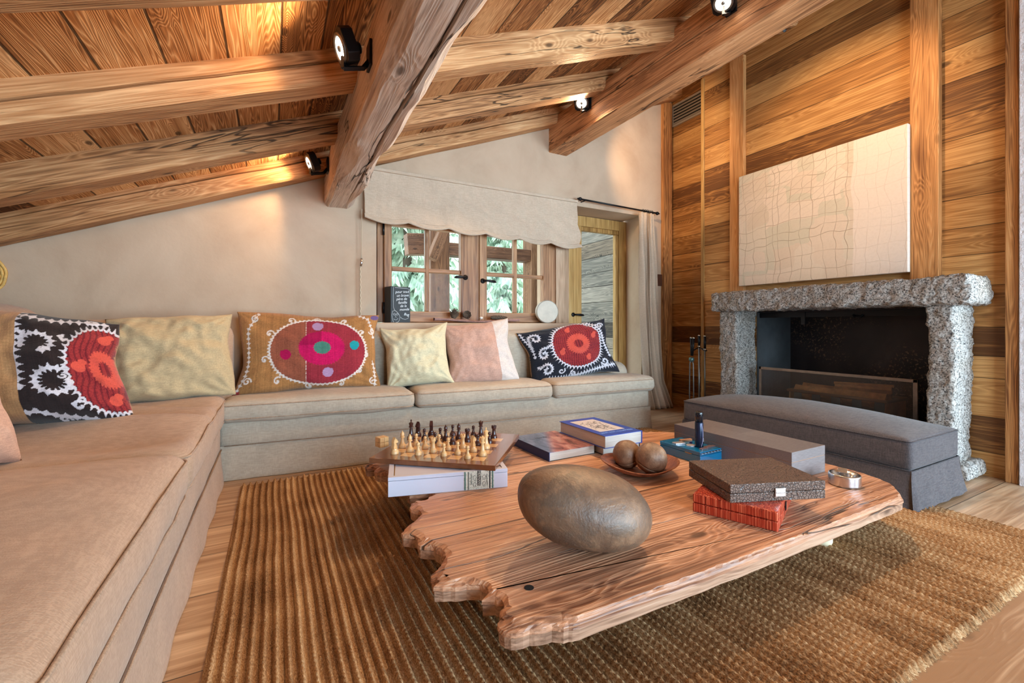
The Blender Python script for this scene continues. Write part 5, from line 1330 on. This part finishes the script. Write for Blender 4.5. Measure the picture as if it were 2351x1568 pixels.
MB().box(-1.6,1.6,-1,1,0,2.6).build('wall',plain('red-brown timber',srgb(170,110,96),.8,0,(8,.6,.05),.2,6),e)
MB().prism([(-1.9,2.5),(0,3.5),(1.9,2.5),(1.9,2.65),(0,3.65),(-1.9,2.65)],-1.3,1.3,'y').build('roof',plain('dark shingles',srgb(120,100,96),.9),e)
for k in(-.8,.8): MB().box(k-.3,k+.3,-1.03,-1.0,1.0,1.8).build('window',plain('dark window',(.05,.06,.08),.2),e)
mb=MB(); mb.tube([(5.6,12.6,1.02),(6.4,12.7,1.06),(7.4,12.8,1.16)],.05,8); o=mb.build('fallen_trunk',M_trunk,None,True); tag(o,'thin dark fallen trunk on the pale ground outside','log')

# ------------------------------------------------------------------ daylight and camera
w=bpy.data.worlds.new('sky'); scene.world=w; w.use_nodes=True; nt=w.node_tree
bg=nt.nodes['Background']; tc=N(nt,'TexCoord'); s=N(nt,'SeparateXYZ',{0:tc.outputs['Generated']})
nt.links.new(RAMP(nt,s.outputs[2],[(.0,(.9,.95,.95)),(.5,(.75,.88,1.)),(1.,(.5,.72,1.))]),bg.inputs[0]); bg.inputs[1].default_value=WORLD
sun=bpy.data.lights.new('sun','SUN'); sun.energy=SUN; sun.angle=R(2); so=bpy.data.objects.new('sun',sun); COL.objects.link(so); so.rotation_euler=Vector((-.6,.05,-.8)).to_track_quat('-Z','Y').to_euler()
for x0,x1,pw in ((.3,2.4,PWA),(2.9,5.4,PWB)):
    L=bpy.data.lights.new('window_daylight','AREA'); L.shape='RECTANGLE'; L.size=x1-x0-.1; L.size_y=2.1; L.energy=pw; L.color=(.54,.75,1.)
    o=bpy.data.objects.new('window_daylight',L); COL.objects.link(o); o.location=((x0+x1)/2,-2.72,1.15); o.rotation_euler=(R(90),0,0)
cam=bpy.data.cameras.new('camera'); cam.lens=36*FPX/2351; cam.sensor_width=36; cam.shift_y=-(784-748)/2351; cam.clip_start=.02
co=bpy.data.objects.new('camera',cam); COL.objects.link(co); co.location=(0,0,CAMZ); co.rotation_euler=(R(90),0,R(-YAW)); scene.camera=co
vs=scene.view_settings; vs.view_transform='Standard'; vs.look='None'; vs.gamma=1; vs.exposure=EXPO; vs.use_curve_mapping=False
cy=scene.cycles; cy.use_denoising=True; cy.max_bounces=7; cy.diffuse_bounces=4; cy.glossy_bounces=4; cy.transparent_max_bounces=10; cy.transmission_bounces=4; cy.sample_clamp_indirect=6; cy.caustics_reflective=False; cy.caustics_refractive=False
cy.use_adaptive_sampling=True; cy.adaptive_threshold=.035
